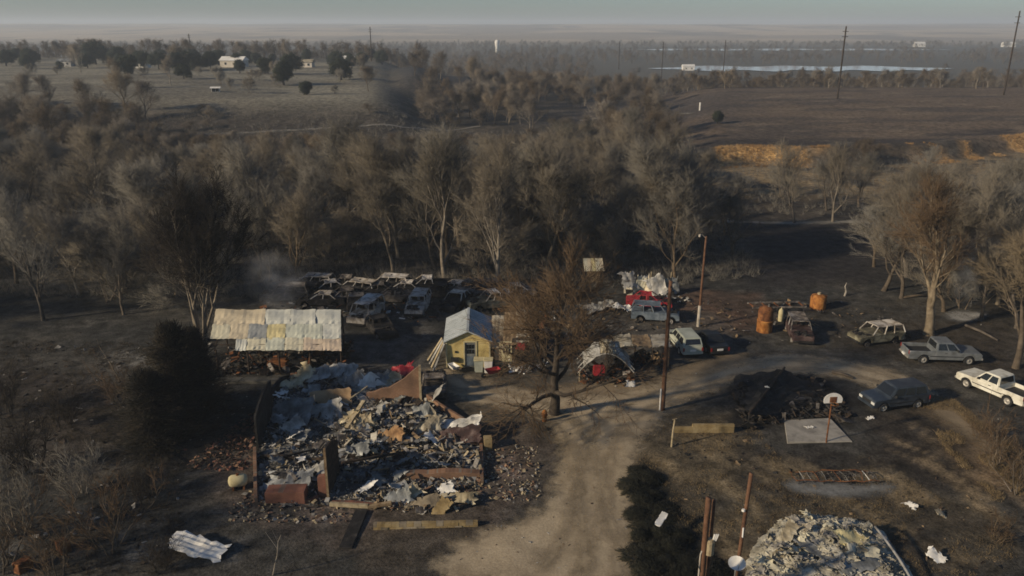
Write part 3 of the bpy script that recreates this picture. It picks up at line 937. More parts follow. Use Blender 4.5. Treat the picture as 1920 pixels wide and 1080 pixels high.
def vehicle(name, label, cat, kind, loc, heading, paint, L=None, W=None, Ht=None, burnt=False, group=None, doors=2, hood=True, roof_mat=None, missing=()):
    L = L or {'pickup': 5.6, 'suv': 4.7, 'sedan': 4.7, 'van': 4.9}[kind]
    W = W or {'pickup': 1.95, 'suv': 1.85, 'sedan': 1.8, 'van': 1.95}[kind]
    Ht = Ht or {'pickup': 1.82, 'suv': 1.72, 'sedan': 1.42, 'van': 1.95}[kind]
    wr = {'pickup': .39, 'suv': .36, 'sedan': .32, 'van': .34}[kind]
    T = thing(name, label, cat, (loc[0], loc[1], H1(loc[0], loc[1]) - (.1 if burnt else .02)), heading, group)
    sill = {'pickup': .42, 'suv': .36, 'sedan': .26, 'van': .34}[kind]
    belt = {'pickup': 1.16, 'suv': 1.08, 'sedan': .92, 'van': 1.12}[kind]
    hoodz = belt - (.1 if kind != 'van' else .06)
    fx, rx = L / 2, -L / 2
    xw1, xw2 = fx - L * .175, rx + L * .205
    if kind == 'pickup': ws, cb = fx - L * .29, fx - L * (.60 if doors == 2 else .64)      # windshield base, cab back
    elif kind == 'suv': ws, cb = fx - L * .27, rx + .06
    elif kind == 'van': ws, cb = fx - L * .17, rx + .05
    else: ws, cb = fx - L * .29, rx + L * .19
    ra = wr * 1.2
    def arch(xc):
        return [(xc + ra * math.cos(a), max(sill, wr + ra * math.sin(a))) for a in np.linspace(-.2, math.pi + .2, 11)]
    bedz = sill + .42
    prof = [(fx - .04, sill + .02), (fx, sill + .14), (fx, hoodz - .2), (fx - .1, hoodz - .05), (ws, hoodz + .04), (ws - .04, belt)]
    if kind == 'pickup':
        prof += [(cb, belt), (cb, bedz), (rx, bedz), (rx, sill + .1)]
    elif kind == 'sedan':
        prof += [(cb, belt), (cb - .1, belt), (rx + .05, belt - .06), (rx, belt - .2), (rx, sill + .12)]
    else:
        prof += [(rx + .03, belt), (rx, belt - .15), (rx, sill + .1)]
    prof += [(rx + .05, sill)]
    prof += [p for p in arch(xw2)[::-1]] + [p for p in arch(xw1)[::-1]]
    def yw(x, z):
        k = W / 2
        k -= .07 * max(0, (abs(x) - L * .36) / (L * .14)) ** 2
        if z < sill + .12: k -= .04
        if z > belt - .05: k -= .03
        return k
    mb = MB()
    n = len(prof)
    vs = [(x, yw(x, z), z) for x, z in prof] + [(x, -yw(x, z), z) for x, z in prof]
    fs = [tuple(range(n)), tuple(range(2 * n - 1, n - 1, -1))] + [(i, i + n, (i + 1) % n + n, (i + 1) % n) for i in range(n)]
    mb.add(vs, fs)
    body = rounded(mb, 'body', paint, T, .035, 2)
    # greenhouse
    yb, yt = W / 2 - .05, W / 2 * .77
    rake = {'pickup': .62, 'suv': .55, 'sedan': .68, 'van': .5}[kind]
    back = {'pickup': .10, 'suv': .22, 'sedan': .55, 'van': .1}[kind]
    x0, x1, z0, z1 = ws - .02, cb, belt - .012, Ht
    lo = [(x0, -yb, z0), (x0, yb, z0), (x1, yb, z0), (x1, -yb, z0)]
    hi = [(x0 - rake, -yt, z1), (x0 - rake, yt, z1), (x1 + back, yt, z1), (x1 + back, -yt, z1)]
    A = [Vector(p) for p in lo]; B = [Vector(p) for p in hi]
    rm_ = roof_mat or paint
    if not burnt:
        g = MB(); g.add(lo + hi, [(0, 1, 5, 4), (1, 2, 6, 5), (2, 3, 7, 6), (3, 0, 4, 7), (4, 5, 6, 7), (3, 2, 1, 0)])
        rounded(g, 'cabin', rm_, T, .05, 2)
        quad_panel(A[0], A[1], B[1], B[0], .012, 'windshield', M['glass'], T, (.07, .07, .1, .12))
        quad_panel(A[2], A[3], B[3], B[2], .012, 'rear_window', M['glass'], T, (.1, .1, .18, .14))
        cuts = {'pickup': ([.06, .52, .94] if doors == 2 else [.06, .5, .94]), 'suv': [.05, .34, .63, .95], 'sedan': [.1, .5, .9], 'van': [.06, .33, .64, .95]}[kind]
        for sgn in (1, -1):
            for a, b in zip(cuts[:-1], cuts[1:]):
                if sgn > 0: p = (A[1].lerp(A[2], a), A[1].lerp(A[2], b), B[1].lerp(B[2], b), B[1].lerp(B[2], a))
                else: p = (A[0].lerp(A[3], b), A[0].lerp(A[3], a), B[0].lerp(B[3], a), B[0].lerp(B[3], b))
                quad_panel(*p, .012, 'side_window', M['glass'], T, (.06, .06, .12, .14))
    else:
        if 'roof' not in missing:
            g = MB()
            cx, cy = (B[0].x + B[2].x) / 2, 0
            m_ = 6; gv = []
            rg = random.Random(hash(label) % 999)
            for i in range(m_ + 1):
                for j in range(5):
                    u = i / m_; v = j / 4
                    p = B[0].lerp(B[3], u).lerp(B[1].lerp(B[2], u), v)
                    gv.append((p.x, p.y, p.z - .12 * math.sin(math.pi * u) * math.sin(math.pi * v) + rg.uniform(-.03, .03)))
            nn = len(gv)
            fsx = []
            for i in range(m_):
                for j in range(4):
                    k = i * 5 + j
                    fsx += [(k, k + 1, k + 6, k + 5), (nn + k, nn + k + 5, nn + k + 6, nn + k + 1)]
            g.add(gv + [(x, y, z - .05) for x, y, z in gv], fsx + [(k, nn + k, nn + k + 1, k + 1) for k in range(4)] + [(m_ * 5 + k, m_ * 5 + k + 1, nn + m_ * 5 + k + 1, nn + m_ * 5 + k) for k in range(4)] + [(i * 5, i * 5 + 5, nn + i * 5 + 5, nn + i * 5) for i in range(m_)] + [(i * 5 + 4, nn + i * 5 + 4, nn + i * 5 + 9, i * 5 + 9) for i in range(m_)])
            g.build('roof', rm_, T)
        for k in range(4):
            p = MB(); p.tube([A[k], B[k]], .05, 5); p.build('pillar', rm_, T)
        for t_ in ((.5,) if kind in ('pickup', 'sedan') else (.36, .66)):
            for a, b, c, d in ((0, 3, 0, 3), (1, 2, 1, 2)):
                p = MB(); p.tube([A[a].lerp(A[b], t_), B[c].lerp(B[d], t_)], .045, 5); p.build('pillar', rm_, T)
        s_ = MB()
        for sy in (-.4, .4): s_.box(((x0 + x1) / 2 + .3, sy, belt + .1), (.12, .5, .55), ry=.2)
        s_.box(((x0 + x1) / 2 - .6, 0, belt + .02), (.12, 1.2, .4), ry=.25)
        stuff(s_.build('seat_frames', M['burntdark'], T))
    if kind == 'pickup':
        for sy in (1, -1):
            b = MB(); b.box(((cb + rx) / 2, sy * (W / 2 - .065), (bedz + belt) / 2 - .02), (cb - rx - .02, .09, belt - bedz)); rounded(b, 'bed_side', paint, T, .02, 1)
        if 'tailgate' not in missing:
            b = MB(); b.box((rx + .04, 0, (bedz + belt) / 2 - .02), (.08, W - .26, belt - bedz - .02)); rounded(b, 'tailgate', paint, T, .02, 1)
        b = MB(); b.box(((cb + rx) / 2, 0, bedz + .012), (cb - rx - .1, W - .24, .016)); b.build('bed_liner', M['burntdark'] if burnt else M['darkmetal'], T)
    mw = M['burntmetal'] if burnt else M['darkmetal']
    for x in (xw1, xw2):
        for sy in (1, -1):
            wheel(T, x, sy * (W / 2 - .13), wr * (.86 if burnt else 1), .24, burnt)
    b = MB(); b.box((fx + .03, 0, sill + .12), (.14, W * .95, .2)); rounded(b, 'front_bumper', M['burntdark'] if burnt else (M['rim'] if kind == 'pickup' else paint), T, .04, 2)
    b = MB(); b.box((rx - .04, 0, sill + .13), (.14, W * .93, .18)); rounded(b, 'rear_bumper', M['burntdark'] if burnt else (M['rim'] if kind == 'pickup' else paint), T, .04, 2)
    if not burnt:
        b = MB(); b.box((fx + .004, 0, hoodz - .28), (.02, W * .5, .2)); b.build('grille', M['darkmetal'], T)
        for sy in (1, -1):
            b = MB(); b.box((fx - .01, sy * (W * .36), hoodz - .27), (.05, .34, .18)); b.build('headlight', M['lampglass'], T)
            b = MB(); b.box((rx - .004, sy * (W / 2 - .12), belt - .28 if kind != 'pickup' else (bedz + belt) / 2), (.03, .14, .3)); b.build('taillight', M['redlamp'], T)
            b = MB(); b.box((ws - .35, sy * (W / 2 + .09), belt + .1), (.12, .2, .16)); rounded(b, 'wing_mirror', M['darkmetal'], T, .02, 1)
            for dx in ([.95] if kind == 'pickup' else [1.05, 2.0]):
                b = MB(); b.box((ws - dx - .25, sy * (W / 2 + .004), belt - .17), (.2, .03, .04)); b.build('door_handle', M['darkmetal'], T)
            b = MB(); b.box(((xw1 + xw2) / 2, sy * (W / 2 + .006), sill + .3), (xw1 - xw2 - 2 * ra, .016, .06)); b.build('side_trim', M['darkmetal'], T)
        b = MB(); b.box((rx - .02, 0, sill + .36 if kind != 'pickup' else sill + .15), (.20 if kind == 'pickup' else .05, .5, .16)); b.build('licence_plate', M['white'], T)
    else:
        rg = random.Random(hash(label) % 777)
        e = MB()
        for _ in range(14): e.box((fx - rg.uniform(.2, 1.1), rg.uniform(-.6, .6), hoodz + rg.uniform(-.02, .06)), (rg.uniform(.1, .4), rg.uniform(.1, .3), rg.uniform(.08, .2)), rg.uniform(0, 3), rg.uniform(-.4, .4))
        stuff(e.build('engine_scraps', M['burntdark'], T))
    return T

def head(p, q):
    return math.atan2(q.y - p.y, q.x - p.x)

# intact cars on the right-hand lot
p, q = G(1731, 681), G(1813, 685)
silver = vehicle('pickup_truck', 'silver grey extended-cab pickup parked beside the thick forked tree', 'pickup', 'pickup', (p + q) / 2 + Vector((0, .9, 0)), head(p, q) + .02, M['silverpaint'], L=5.7, doors=4)
white = vehicle('pickup_truck', 'white extended-cab pickup at the right edge, tailgate towards the viewer', 'pickup', 'pickup', (35.7, 54.0), R(114), M['whitepaint'], L=5.3, doors=4)
bluesuv = vehicle('sport_utility_car', 'dark blue sport utility car facing left below the dirt bend', 'car', 'suv', G(1676, 768) + Vector((.3, .8, 0)), R(193), M['bluepaint'], L=4.5)
vehicle('sport_utility_car', 'pale green boxy car with its rear window facing the viewer', 'car', 'suv', G(1290, 668) + Vector((0, 1.7, 0)), R(97), M['palegreenpaint'], L=4.4, W=1.8, Ht=1.7)
vehicle('sedan_car', 'black car parked tight beside the pale green car', 'car', 'sedan', G(1337, 662) + Vector((0, 1.4, 0)), R(100), M['blackpaint'], L=4.3, W=1.75)
# burnt cars
def bcar(label, kind, px, py, hd, paint, dy=1.2, group=None, **kw):
    return vehicle({'pickup': 'burnt_pickup', 'suv': 'burnt_car', 'sedan': 'burnt_car', 'van': 'burnt_van'}[kind], label, 'car', kind, G(px, py) + Vector((0, dy, 0)), R(hd), paint, burnt=True, group=group, **kw)
bcar('burnt dark red car shell with grey roof between rusty tank and bare tree', 'suv', 1505, 640, 262, M['burntred'], roof_mat=M['burntmetal'], L=4.6)
bcar('burnt olive-grey car shell, windowless, left of the silver pickup', 'suv', 1652, 650, 195, M['burntgreen'], L=4.5, roof_mat=M['burntpale'])
bcar('burnt white car shell with empty windows facing the viewer behind the yellow shed', 'suv', 782, 590, 265, M['burntpale'], L=4.6)
bcar('burnt dark sedan with pale window frames right of the white shell', 'sedan', 855, 580, 250, M['burntdark'], roof_mat=M['burntpale'])
bcar('burnt pale van with orange scorched front beside the barn roof', 'van', 683, 608, 255, M['burntpale'], L=4.6)
bcar('blackened car hulk lying in front of the burnt pale van', 'sedan', 708, 630, 300, M['burntdark'])
bcar('burnt grey car shell just right of the barn roof ridge', 'sedan', 640, 573, 195, M['burntmetal'])
bcar('burnt tan pickup shell with high cab behind the yellow shed roof', 'pickup', 925, 585, 200, M['burntgreen'], L=5.2, roof_mat=M['burntpale'])
bcar('charred low car hulk behind the middle of the barn roof', 'sedan', 575, 562, 170, M['burntdark'])
bcar('charred car hulk with grey roof behind the left of the barn roof', 'suv', 528, 570, 190, M['burntmetal'])
bcar('collapsed rusty car hulk left of the white shell', 'sedan', 735, 572, 180, M['burntmetal'], missing=('roof',))
bcar('charred car hulk half hidden behind the white shell', 'sedan', 822, 562, 170, M['burntdark'])
bcar('charred pickup hulk at the wood edge behind the dark sedan', 'pickup', 880, 562, 160, M['burntmetal'], L=5.0)
bcar('bright red car in the row of wrecks near the crumpled siding', 'sedan', 1220, 582, 352, M['redpaint'], L=4.4, roof_mat=M['redpaint'])
bcar('burnt blue-grey car right of the big yard tree crown', 'suv', 1232, 608, 350, M['bluegrey'], L=4.4)
bcar('burnt grey sedan wedged behind the ruined house wall', 'sedan', 812, 745, 95, M['burntmetal'], L=4.3)

bg = 'wrecks packed along the wood edge'
for i, (px, py, hd, kd, mt, rf) in enumerate([(545, 552, 170, 'sedan', 'burntdark', 'burntmetal'), (610, 556, 200, 'sedan', 'burntdark', 'burntmetal'), (665, 556, 160, 'suv', 'burntdark', 'burntmetal'), (700, 560, 190, 'sedan', 'burntdark', 'burntmetal'), (755, 556, 175, 'sedan', 'burntdark', 'burntpale'), (800, 552, 185, 'pickup', 'burntdark', 'burntmetal'), (905, 556, 170, 'suv', 'burntred', 'burntpale'), (960, 562, 190, 'sedan', 'burntmetal', 'burntpale'), (600, 578, 180, 'sedan', 'burntdark', 'burntmetal'), (665, 580, 100, 'sedan', 'burntdark', 'burntmetal'), (850, 556, 165, 'sedan', 'burntdark', 'burntmetal'), (580, 546, 175, 'suv', 'burntdark', 'burntmetal'), (640, 546, 185, 'sedan', 'burntred', 'burntmetal'), (725, 546, 170, 'suv', 'burntdark', 'burntmetal'), (945, 575, 150, 'sedan', 'burntmetal', 'burntpale')]):
    bcar('charred wreck packed in the row along the wood edge behind the barn and shed', kd, px, py, hd, M[mt], roof_mat=M['burntpale'] if i % 3 else M['burntmetal'], group=bg, Ht={'sedan': 1.32, 'suv': 1.5, 'pickup': 1.6}[kd])
# ------------------------------------------------------------------ sheds, barn, ruins
def bent_sheet(w, l, fold=.25, rip=.1, seed=0, rib=0, n=13, m=9, t=.012):
    """crumpled sheet of metal lying in its own xy plane, as an MB"""
    rg = random.Random(seed)
    ph = [rg.uniform(0, 6.28) for _ in range(6)]
    mb = MB(); top = []
    for i in range(n):
        for j in range(m):
            u = i / (n - 1); v = j / (m - 1)
            x = (u - .5) * l; y = (v - .5) * w
            z = fold * (.45 * math.sin(u * 4 + ph[0]) + .9 * abs(vn1(x * 1.3 + y * .4 + ph[1], y * 1.5 + ph[2], seed) - .5) * 2 - .7 * abs(vn1(x * 2.6 + ph[3], y * 2.4 - x + ph[4], seed + 3) - .5))
            if rib: z += rib * (j % 2)
            edge = (i in (0, n - 1)) + (j in (0, m - 1))
            k = rip * edge
            top.append((x + rg.uniform(-k, k), y + rg.uniform(-k, k), z + rg.uniform(-k, k) * .5))
    N = len(top)
    f = []
    for i in range(n - 1):
        for j in range(m - 1):
            a = i * m + j
            f += [(a, a + m, a + m + 1, a + 1), (N + a, N + a + 1, N + a + m + 1, N + a + m)]
    for i in range(n - 1):
        a = i * m; b = i * m + m - 1
        f += [(a, N + a, N + a + m, a + m), (b, b + m, N + b + m, N + b)]
    for j in range(m - 1):
        a = j; b = (n - 1) * m + j
        f += [(a, a + 1, N + a + 1, N + a), (b, N + b, N + b + 1, b + 1)]
    mb.add(top + [(x, y, z - t) for x, y, z in top], f)
    return mb

def sheet_thing(name, label, cat, loc, w, l, rot, mat, fold=.2, seed=0, group=None, rib=0, lift=.15, t=.012, rip=.1):
    o = bent_sheet(w, l, fold, rip, seed, rib, t=t).build(name, mat)
    tag(o, label, cat, group)
    o.location = (loc[0], loc[1], H1(loc[0], loc[1]) + lift)
    o.rotation_euler = rot
    return o

def board_thing(name, label, cat, p, q, w, h, mat, group=None):
    mb = MB(); mb.beam(p, q, w, h)
    o = rounded(mb, name, mat, None, .01, 1, False)
    return tag(o, label, cat, group)

def wallmesh(P, thick, mat, name, parent, n=None):
    """upright slab from a list of points (outline in a vertical plane), extruded by thick along n"""
    P = [Vector(p) for p in P]
    if n is None:
        d = (P[1] - P[0]); d.z = 0; d.normalize(); n = Vector((-d.y, d.x, 0))
    k = len(P)
    mb = MB()
    mb.add(P + [p + n * thick for p in P], [tuple(range(k)), tuple(range(2 * k - 1, k - 1, -1))] + [(i, (i + 1) % k + 0, (i + 1) % k + k, i + k) for i in range(k)])
    return rounded(mb, name, mat, parent, .012, 1, False)

# ---- pale-roofed pole barn
BX0, BX1, BY0, BY1 = -23.4, -13.1, 57.2, 61.9
barn = thing('pole_barn', 'open pole barn with warped pale metal roof left of the yard', 'barn', (0, 0, 0))
zf, zb = 2.25, 3.75
rg = random.Random(3)
for x in np.linspace(BX0 + .5, BX1 - .15, 5):
    MB().tube([(x, BY0 + .35, -.3), (x, BY0 + .35, zf - .16)], .07, 7).build('post', M['charwood'], barn)
    MB().tube([(x - .6, BY1 - .3, -.3), (x - .6, BY1 - .3, zb - .16)], .07, 7).build('post', M['charwood'], barn)
    MB().beam((x, BY0 + .05, zf - .11), (x - .6, BY1 - .05, zb - .11), .08, .14).build('rafter', M['charwood'], barn)
for k in range(4):
    t = (k + .5) / 4
    y = BY0 + (BY1 - BY0) * t; z = zf + (zb - zf) * t
    MB().beam((BX0 + .2, y, z - .03), (BX1 - .1, y, z - .03), .1, .05).build('purlin', M['charwood'], barn)
def roof_panel(x0, x1, y0, y1, mat, seed, curl=.05, lift=.03, slope_lift=0., lay=0):
    rg = random.Random(seed)
    n, m_ = 9, 8
    ph = rg.uniform(0, 6.28); ph2 = rg.uniform(0, 6.28)
    top = []
    for i in range(n):
        for j in range(m_):
            u = i / (n - 1); v = j / (m_ - 1)
            y = y0 + (y1 - y0) * v; x = x0 + (x1 - x0) * u - .9 * (y - BY0) / (BY1 - BY0)
            z = zf + (zb - zf) * (y - BY0) / (BY1 - BY0) + lift + lay * .03
            z += curl * (math.sin(u * 6 + ph) * .5 + math.sin(v * 7 + u * 2 + ph2) * .6) - curl * 1.6 * (v < .18) * rg.random() + .012 * (i % 2) + slope_lift * v
            top.append((x + rg.uniform(-.02, .02), y + rg.uniform(-.04, .04), z))
    N = len(top); f = []
    for i in range(n - 1):
        for j in range(m_ - 1):
            a = i * m_ + j
            f += [(a, a + m_, a + m_ + 1, a + 1), (N + a, N + a + 1, N + a + m_ + 1, N + a + m_)]
    for i in range(n - 1):
        a = i * m_; b = a + m_ - 1
        f += [(a, N + a, N + a + m_, a + m_), (b, b + m_, N + b + m_, N + b)]
    for j in range(m_ - 1):
        a = j; b = (n - 1) * m_ + j
        f += [(a, a + 1, N + a + 1, N + a), (b, N + b, N + b + 1, b + 1)]
    mb = MB(); mb.add(top + [(x, y, z - .012) for x, y, z in top], f)
    return mb.build('roof_panel', mat, barn)
def tint(name, c, warm=1.):
    return mottled(name, [tuple(k * .3 for k in c), tuple(k * .85 for k in c), c], .7, .6, .1, metal=.05, stops=[.24, .33, .6])
RP = [tint('roof_cream', (.58, .54, .40)), tint('roof_tan', (.56, .48, .34)), tint('roof_yellow', (.6, .52, .28)), tint('roof_pale', (.55, .55, .48)), tint('roof_grey', (.3, .31, .3)), tint('roof_green', (.52, .53, .43)), tint('roof_peach', (.54, .44, .33))]
midw = np.linspace(BX0 + .05, BX1, 8)
for i in range(7):
    roof_panel(midw[i], midw[i + 1] - .012, BY0 + 1.15, BY0 + 2.9, RP[[0, 1, 4, 2, 5, 5, 3][i]], 30 + i, .035, .03, 0, 1)
for i in range(1, 7):
    roof_panel(midw[i] + (.6 if i == 1 else 0), midw[i + 1] - .012, BY0 - .1, BY0 + 1.3, RP[[0, 3, 0, 5, 0, 6, 6][i]], 50 + i, .04, .02, 0, 0)
topw = np.linspace(BX0 + .1, BX1, 6)
for i in range(5):
    roof_panel(topw[i], topw[i + 1] - .012, BY0 + 2.75, BY1, RP[[1, 1, 3, 3, 3][i]], 70 + i, .06, .035, 0, 2)
def clutter(name, label, cat, cx, cy, sx, sy, n, mats, seed, smin=.1, smax=.5, hmax=.6, parent=None, z0=0., poly=None, hf=None, flat=.5):
    """charred bits that nobody could count"""
    rg = random.Random(seed); mb = MB()
    for _ in range(n):
        for _t in range(20):
            x = cx + rg.uniform(-sx, sx); y = cy + rg.uniform(-sy, sy)
            if poly is None or sd1(x, y, poly) > 0: break
        a = smin + (smax - smin) * rg.random() ** 1.7 * 1.25; b = a * rg.choice((.12, .2, .3, .5, .8)) + .02
        h = hf(x, y) if hf else H1(x, y)
        z = h + z0 + rg.random() ** 2 * hmax
        mb.box((x, y, z), (a, b, rg.uniform(.015, .07)), rg.uniform(0, 3.1), rg.gauss(0, flat), rg.gauss(0, flat), mi=rg.randrange(len(mats)))
    o = mb.build(name, mats, parent)
    stuff(o)
    if parent is None: tag(o, label, cat)
    return o
clutter('charred_clutter', 'charred junk heaped in the dark under the barn roof', 'debris', -18, 60, 4.8, 2.6, 500, [M['char'], M['charwood'], M['burntmetal'], M['rust']], 11, .15, .8, 1.2)
# machine frame under the barn
mf = thing('rusty_machine', 'rusty orange machine frame under the front edge of the barn', 'machine', (-18.3, 57.9, 0))
for z in (.55, .95): MB().beam((-.85, 0, z), (.85, 0, z), .1, .12).build('rail', M['rust'], mf)
for x in (-.8, .8): MB().beam((x, 0, -.1), (x, 0, 1.05), .1, .1).build('leg', M['rust'], mf)
MB().box((0, .3, .8), (1.1, .6, .5)).build('engine_block', M['rust'], mf)
for x in (-.6, .6):
    MB().tube([(x, -.1, .3), (x, .02, .3)], .3, 14).build('wheel', M['burntmetal'], mf)
M['sootgrey'] = mottled('sootgrey', [(.03, .03, .028), (.07, .068, .06), (.11, .105, .095)], .8, .95, .3)
wl = MB(); wl.beam((-23.0, 56.3, .06), (-16.6, 56.1, .06), .7, .3)
tag(rounded(wl, 'low_concrete_wall', M['sootgrey'], None, .02, 1, False), 'low sooty concrete ledge in front of the barn opening', 'wall')

# ---- yellow shed
shed = thing('yellow_shed', 'small yellow shed with white metal gable roof', 'shed', (-3.48, 58.9, H1(-3.48, 58.9)), R(2))
w2, ln, ez, pz = 1.72, 5.0, 2.3, 3.1
def shed_wall(P, th, nm='wall', mat=M['yellow'], n=None): return wallmesh(P, th, mat, nm, shed, n)
# front wall in three pieces round the door
shed_wall([(-w2, 0, -.2), (-.28, 0, -.2), (-.28, 0, pz - (pz - ez) * .28 / w2), (-w2, 0, ez)], .1, n=Vector((0, 1, 0)))
shed_wall([(.62, 0, -.2), (w2, 0, -.2), (w2, 0, ez), (.62, 0, pz - (pz - ez) * .62 / w2)], .1, n=Vector((0, 1, 0)))
shed_wall([(-.28, 0, 2.12), (.62, 0, 2.12), (.62, 0, pz - (pz - ez) * .62 / w2), (0, 0, pz), (-.28, 0, pz - (pz - ez) * .28 / w2)], .1, n=Vector((0, 1, 0)))
shed_wall([(-w2, ln, -.2), (w2, ln, -.2), (w2, ln, ez), (0, ln, pz), (-w2, ln, ez)], .1, n=Vector((0, -1, 0)))
for s in (-1, 1):
    MB().box((s * (w2 - .05), ln / 2, ez / 2 - .1), (.098, ln - .206, ez + .18)).build('wall', M['yellow'], shed)
dr = MB(); dr.box((.17, .05, .95), (.86, .06, 2.3)); door = dr.build('door', M['galvblue'], shed)
for i in range(3):
    for j in range(2):
        MB().box((-.06 + i * .23, .012, 1.35 + j * .42), (.19, .02, .36)).build('pane', M['glass'], door)
MB().box((.17, -.004, .55), (.55, .02, .8)).build('panel', M['bluegrey'], door)
for x in (-.31, .65): MB().box((x, -.03, 1.0), (.1, .05, 2.3)).build('door_trim', M['yellowtrim'], shed)
MB().box((.17, -.032, 2.2), (1.06, .05, .1)).build('door_trim', M['yellowtrim'], shed)
for s in (-1, 1): MB().box((s * (w2 - .02), -.028, ez / 2 - .1), (.12, .05, ez + .1)).build('corner_trim', M['yellowtrim'], shed)
for s in (-1, 1):
    mb = MB(); nrib = 12
    eo = w2 + .2; ze = pz - (pz - ez) * eo / w2
    for k in range(nrib + 1):
        y = -.22 + (ln + .4) * k / nrib
        mb.beam((0 + s * .02, y, pz + .07), (s * eo, y, ze + .07), .05, .05)
    y0, y1 = -.25, ln + .22
    mb.add([(s * .0, y0, pz + .05), (s * eo, y0, ze + .05), (s * eo, y1, ze + .05), (0, y1, pz + .05), (0, y0, pz + .015), (s * eo, y0, ze + .015), (s * eo, y1, ze + .015), (0, y1, pz + .015)],
           [(0, 1, 2, 3), (7, 6, 5, 4), (0, 4, 5, 1), (1, 5, 6, 2), (2, 6, 7, 3)])
    mb.build('roof_panel', M['roofwhite'], shed)
MB().beam((0, -.26, pz + .1), (0, ln + .23, pz + .1), .2, .04).build('ridge_cap', M['roofwhite'], shed)
MB().box((-1.05, -.1, .75), (.6, .25, .3)).build('window_box', M['darkmetal'], shed)
MB().box((-.95, -.03, 1.35), (.2, .06, .16)).build('lamp', M['darkmetal'], shed)
for k in range(4):
    p = Vector((-5.35 - .12 * k, 58.6 + .7 * k, 0)); p.z = H1(p.x - .7, p.y)
    board_thing('leaning_board', 'long grey board leaning on the left wall of the yellow shed', 'board', p + Vector((-.85 - .1 * k, -.5, 0)), p + Vector((.02, .1, 2.1 - .12 * k)), .2, .05, M['palewood'] if k % 2 else M['galv'], 'boards leaning on the yellow shed')
def bin_thing(label, x, y, s, mat, h=.95):
    t = thing('storage_bin', label, 'bin', (x, y, H1(x, y)))
    mb = MB()
    a, b = s * .42, s * .5
    mb.add([(-a, -a, 0), (a, -a, 0), (a, a, 0), (-a, a, 0), (-b, -b, h), (b, -b, h), (b, b, h), (-b, b, h)], [(3, 2, 1, 0), (4, 5, 6, 7), (0, 1, 5, 4), (1, 2, 6, 5), (2, 3, 7, 6), (3, 0, 4, 7)])
    rounded(mb, 'body', mat, t, .04, 2)
    l = MB(); l.box((0, 0, h + .04), (s * 1.06, s * 1.06, .07)); rounded(l, 'lid', M['yellowtrim'], t, .02, 1)
bin_thing('pale bin standing right of the yellow shed door', -2.6, 58.2, .75, M['palegreenpaint'], 1.0)
bin_thing('white bin at the front right corner of the yellow shed', -1.85, 58.05, .7, M['white'], 1.05)
# motorbike-like small machine heaps by the sheds
def barrow(label, x, y, rz, tray, sc=1.):
    t = thing('wheelbarrow', label, 'wheelbarrow', (x, y, H1(x, y)), rz); t.scale = (sc,) * 3
    mb = MB(); mb.add([(-.4, -.22, .35), (.35, -.18, .3), (.35, .18, .3), (-.4, .22, .35), (-.55, -.34, .65), (.6, -.3, .62), (.6, .3, .62), (-.55, .34, .65)], [(3, 2, 1, 0), (0, 1, 5, 4), (1, 2, 6, 5), (2, 3, 7, 6), (3, 0, 4, 7)])
    mb.build('tray', tray, t)
    for s in (-1, 1):
        MB().tube([(.75, s * .05, .2), (-.3, s * .22, .33), (-1.0, s * .3, .6)], .022, 6).build('handle', M['wood'], t)
        MB().tube([(-.35, s * .2, .35), (-.45, s * .24, 0)], .02, 6).build('leg', M['darkmetal'], t)
    MB().tube([(.75, -.05, .2), (.75, .05, .2)], .2, 14).build('wheel', M['tyre'], t)
barrow('red wheelbarrow in front of the white bin by the yellow shed', -1.5, 57.2, R(200), M['redpaint'])
barrow('grey wheelbarrow left of the yellow shed door', -4.6, 58.0, R(120), M['white'], .9)

# ---- burnt shed beside it
bs = thing('burnt_shed', 'burnt shed with sagging tan roof beside the yellow shed', 'shed', (.35, 59.2, H1(.35, 59.2)), R(-2))
wallmesh([(-1.75, 0, -.2), (-1.2, 0, -.2), (-1.2, 0, 2.05), (-1.75, 0, 1.9)], .12, M['palewood'], 'wall', bs, Vector((0, 1, 0)))
wallmesh([(-.35, 0, -.2), (1.8, 0, -.2), (1.8, 0, 2.2), (.6, 0, 2.5), (-.35, 0, 2.3)], .12, M['burntdark'], 'wall', bs, Vector((0, 1, 0)))
for s, h in ((-1.7, 1.85), (1.75, 2.1)): MB().box((s, 2.2, h / 2 - .1), (.12, 4.1, h + .1)).build('wall', M['burntdark'], bs)
dr = MB(); dr.box((-.78, .0, .95), (.82, .06, 2.2)); d2 = dr.build('door', M['yellowtrim'], bs)
for i in range(3):
    for j in range(2): MB().box((-1.0 + i * .22, -.034, 1.28 + j * .42), (.15, .02, .34)).build('pane', M['glass'], d2)
for i in range(4):
    o = bent_sheet(1.3, 4.6, .1, .08, 200 + i, .02).build('roof_panel', [M['galvwarm'], M['wood'], M['galvwarm'], M['rust']][i], bs)
    o.location = (-1.45 + i * 1.0, 2.0, 2.15 + .28 * i - .12 * max(0, i - 2)); o.rotation_euler = (0, R(-14 if i < 3 else 10), R(90))
o = bent_sheet(1.6, 2.2, .3, .2, 209).build('roof_panel', M['rust'], bs); o.location = (1.7, 3.0, 2.9); o.rotation_euler = (.3, .5, .4)
sheet_thing('red_tarpaulin', 'small red cloth hanging on the burnt shed front', 'cloth', (.7, 58.95), .5, .6, (R(80), 0, 0), M['redpaint'], .06, 3, lift=1.75)
clutter('shed_clutter', 'pale and dark junk piled in front of the burnt shed', 'debris', 1.2, 58.2, 1.5, .6, 110, [M['burntmetal'], M['white'], M['char'], M['galvblue']], 13, .12, .5, .9)

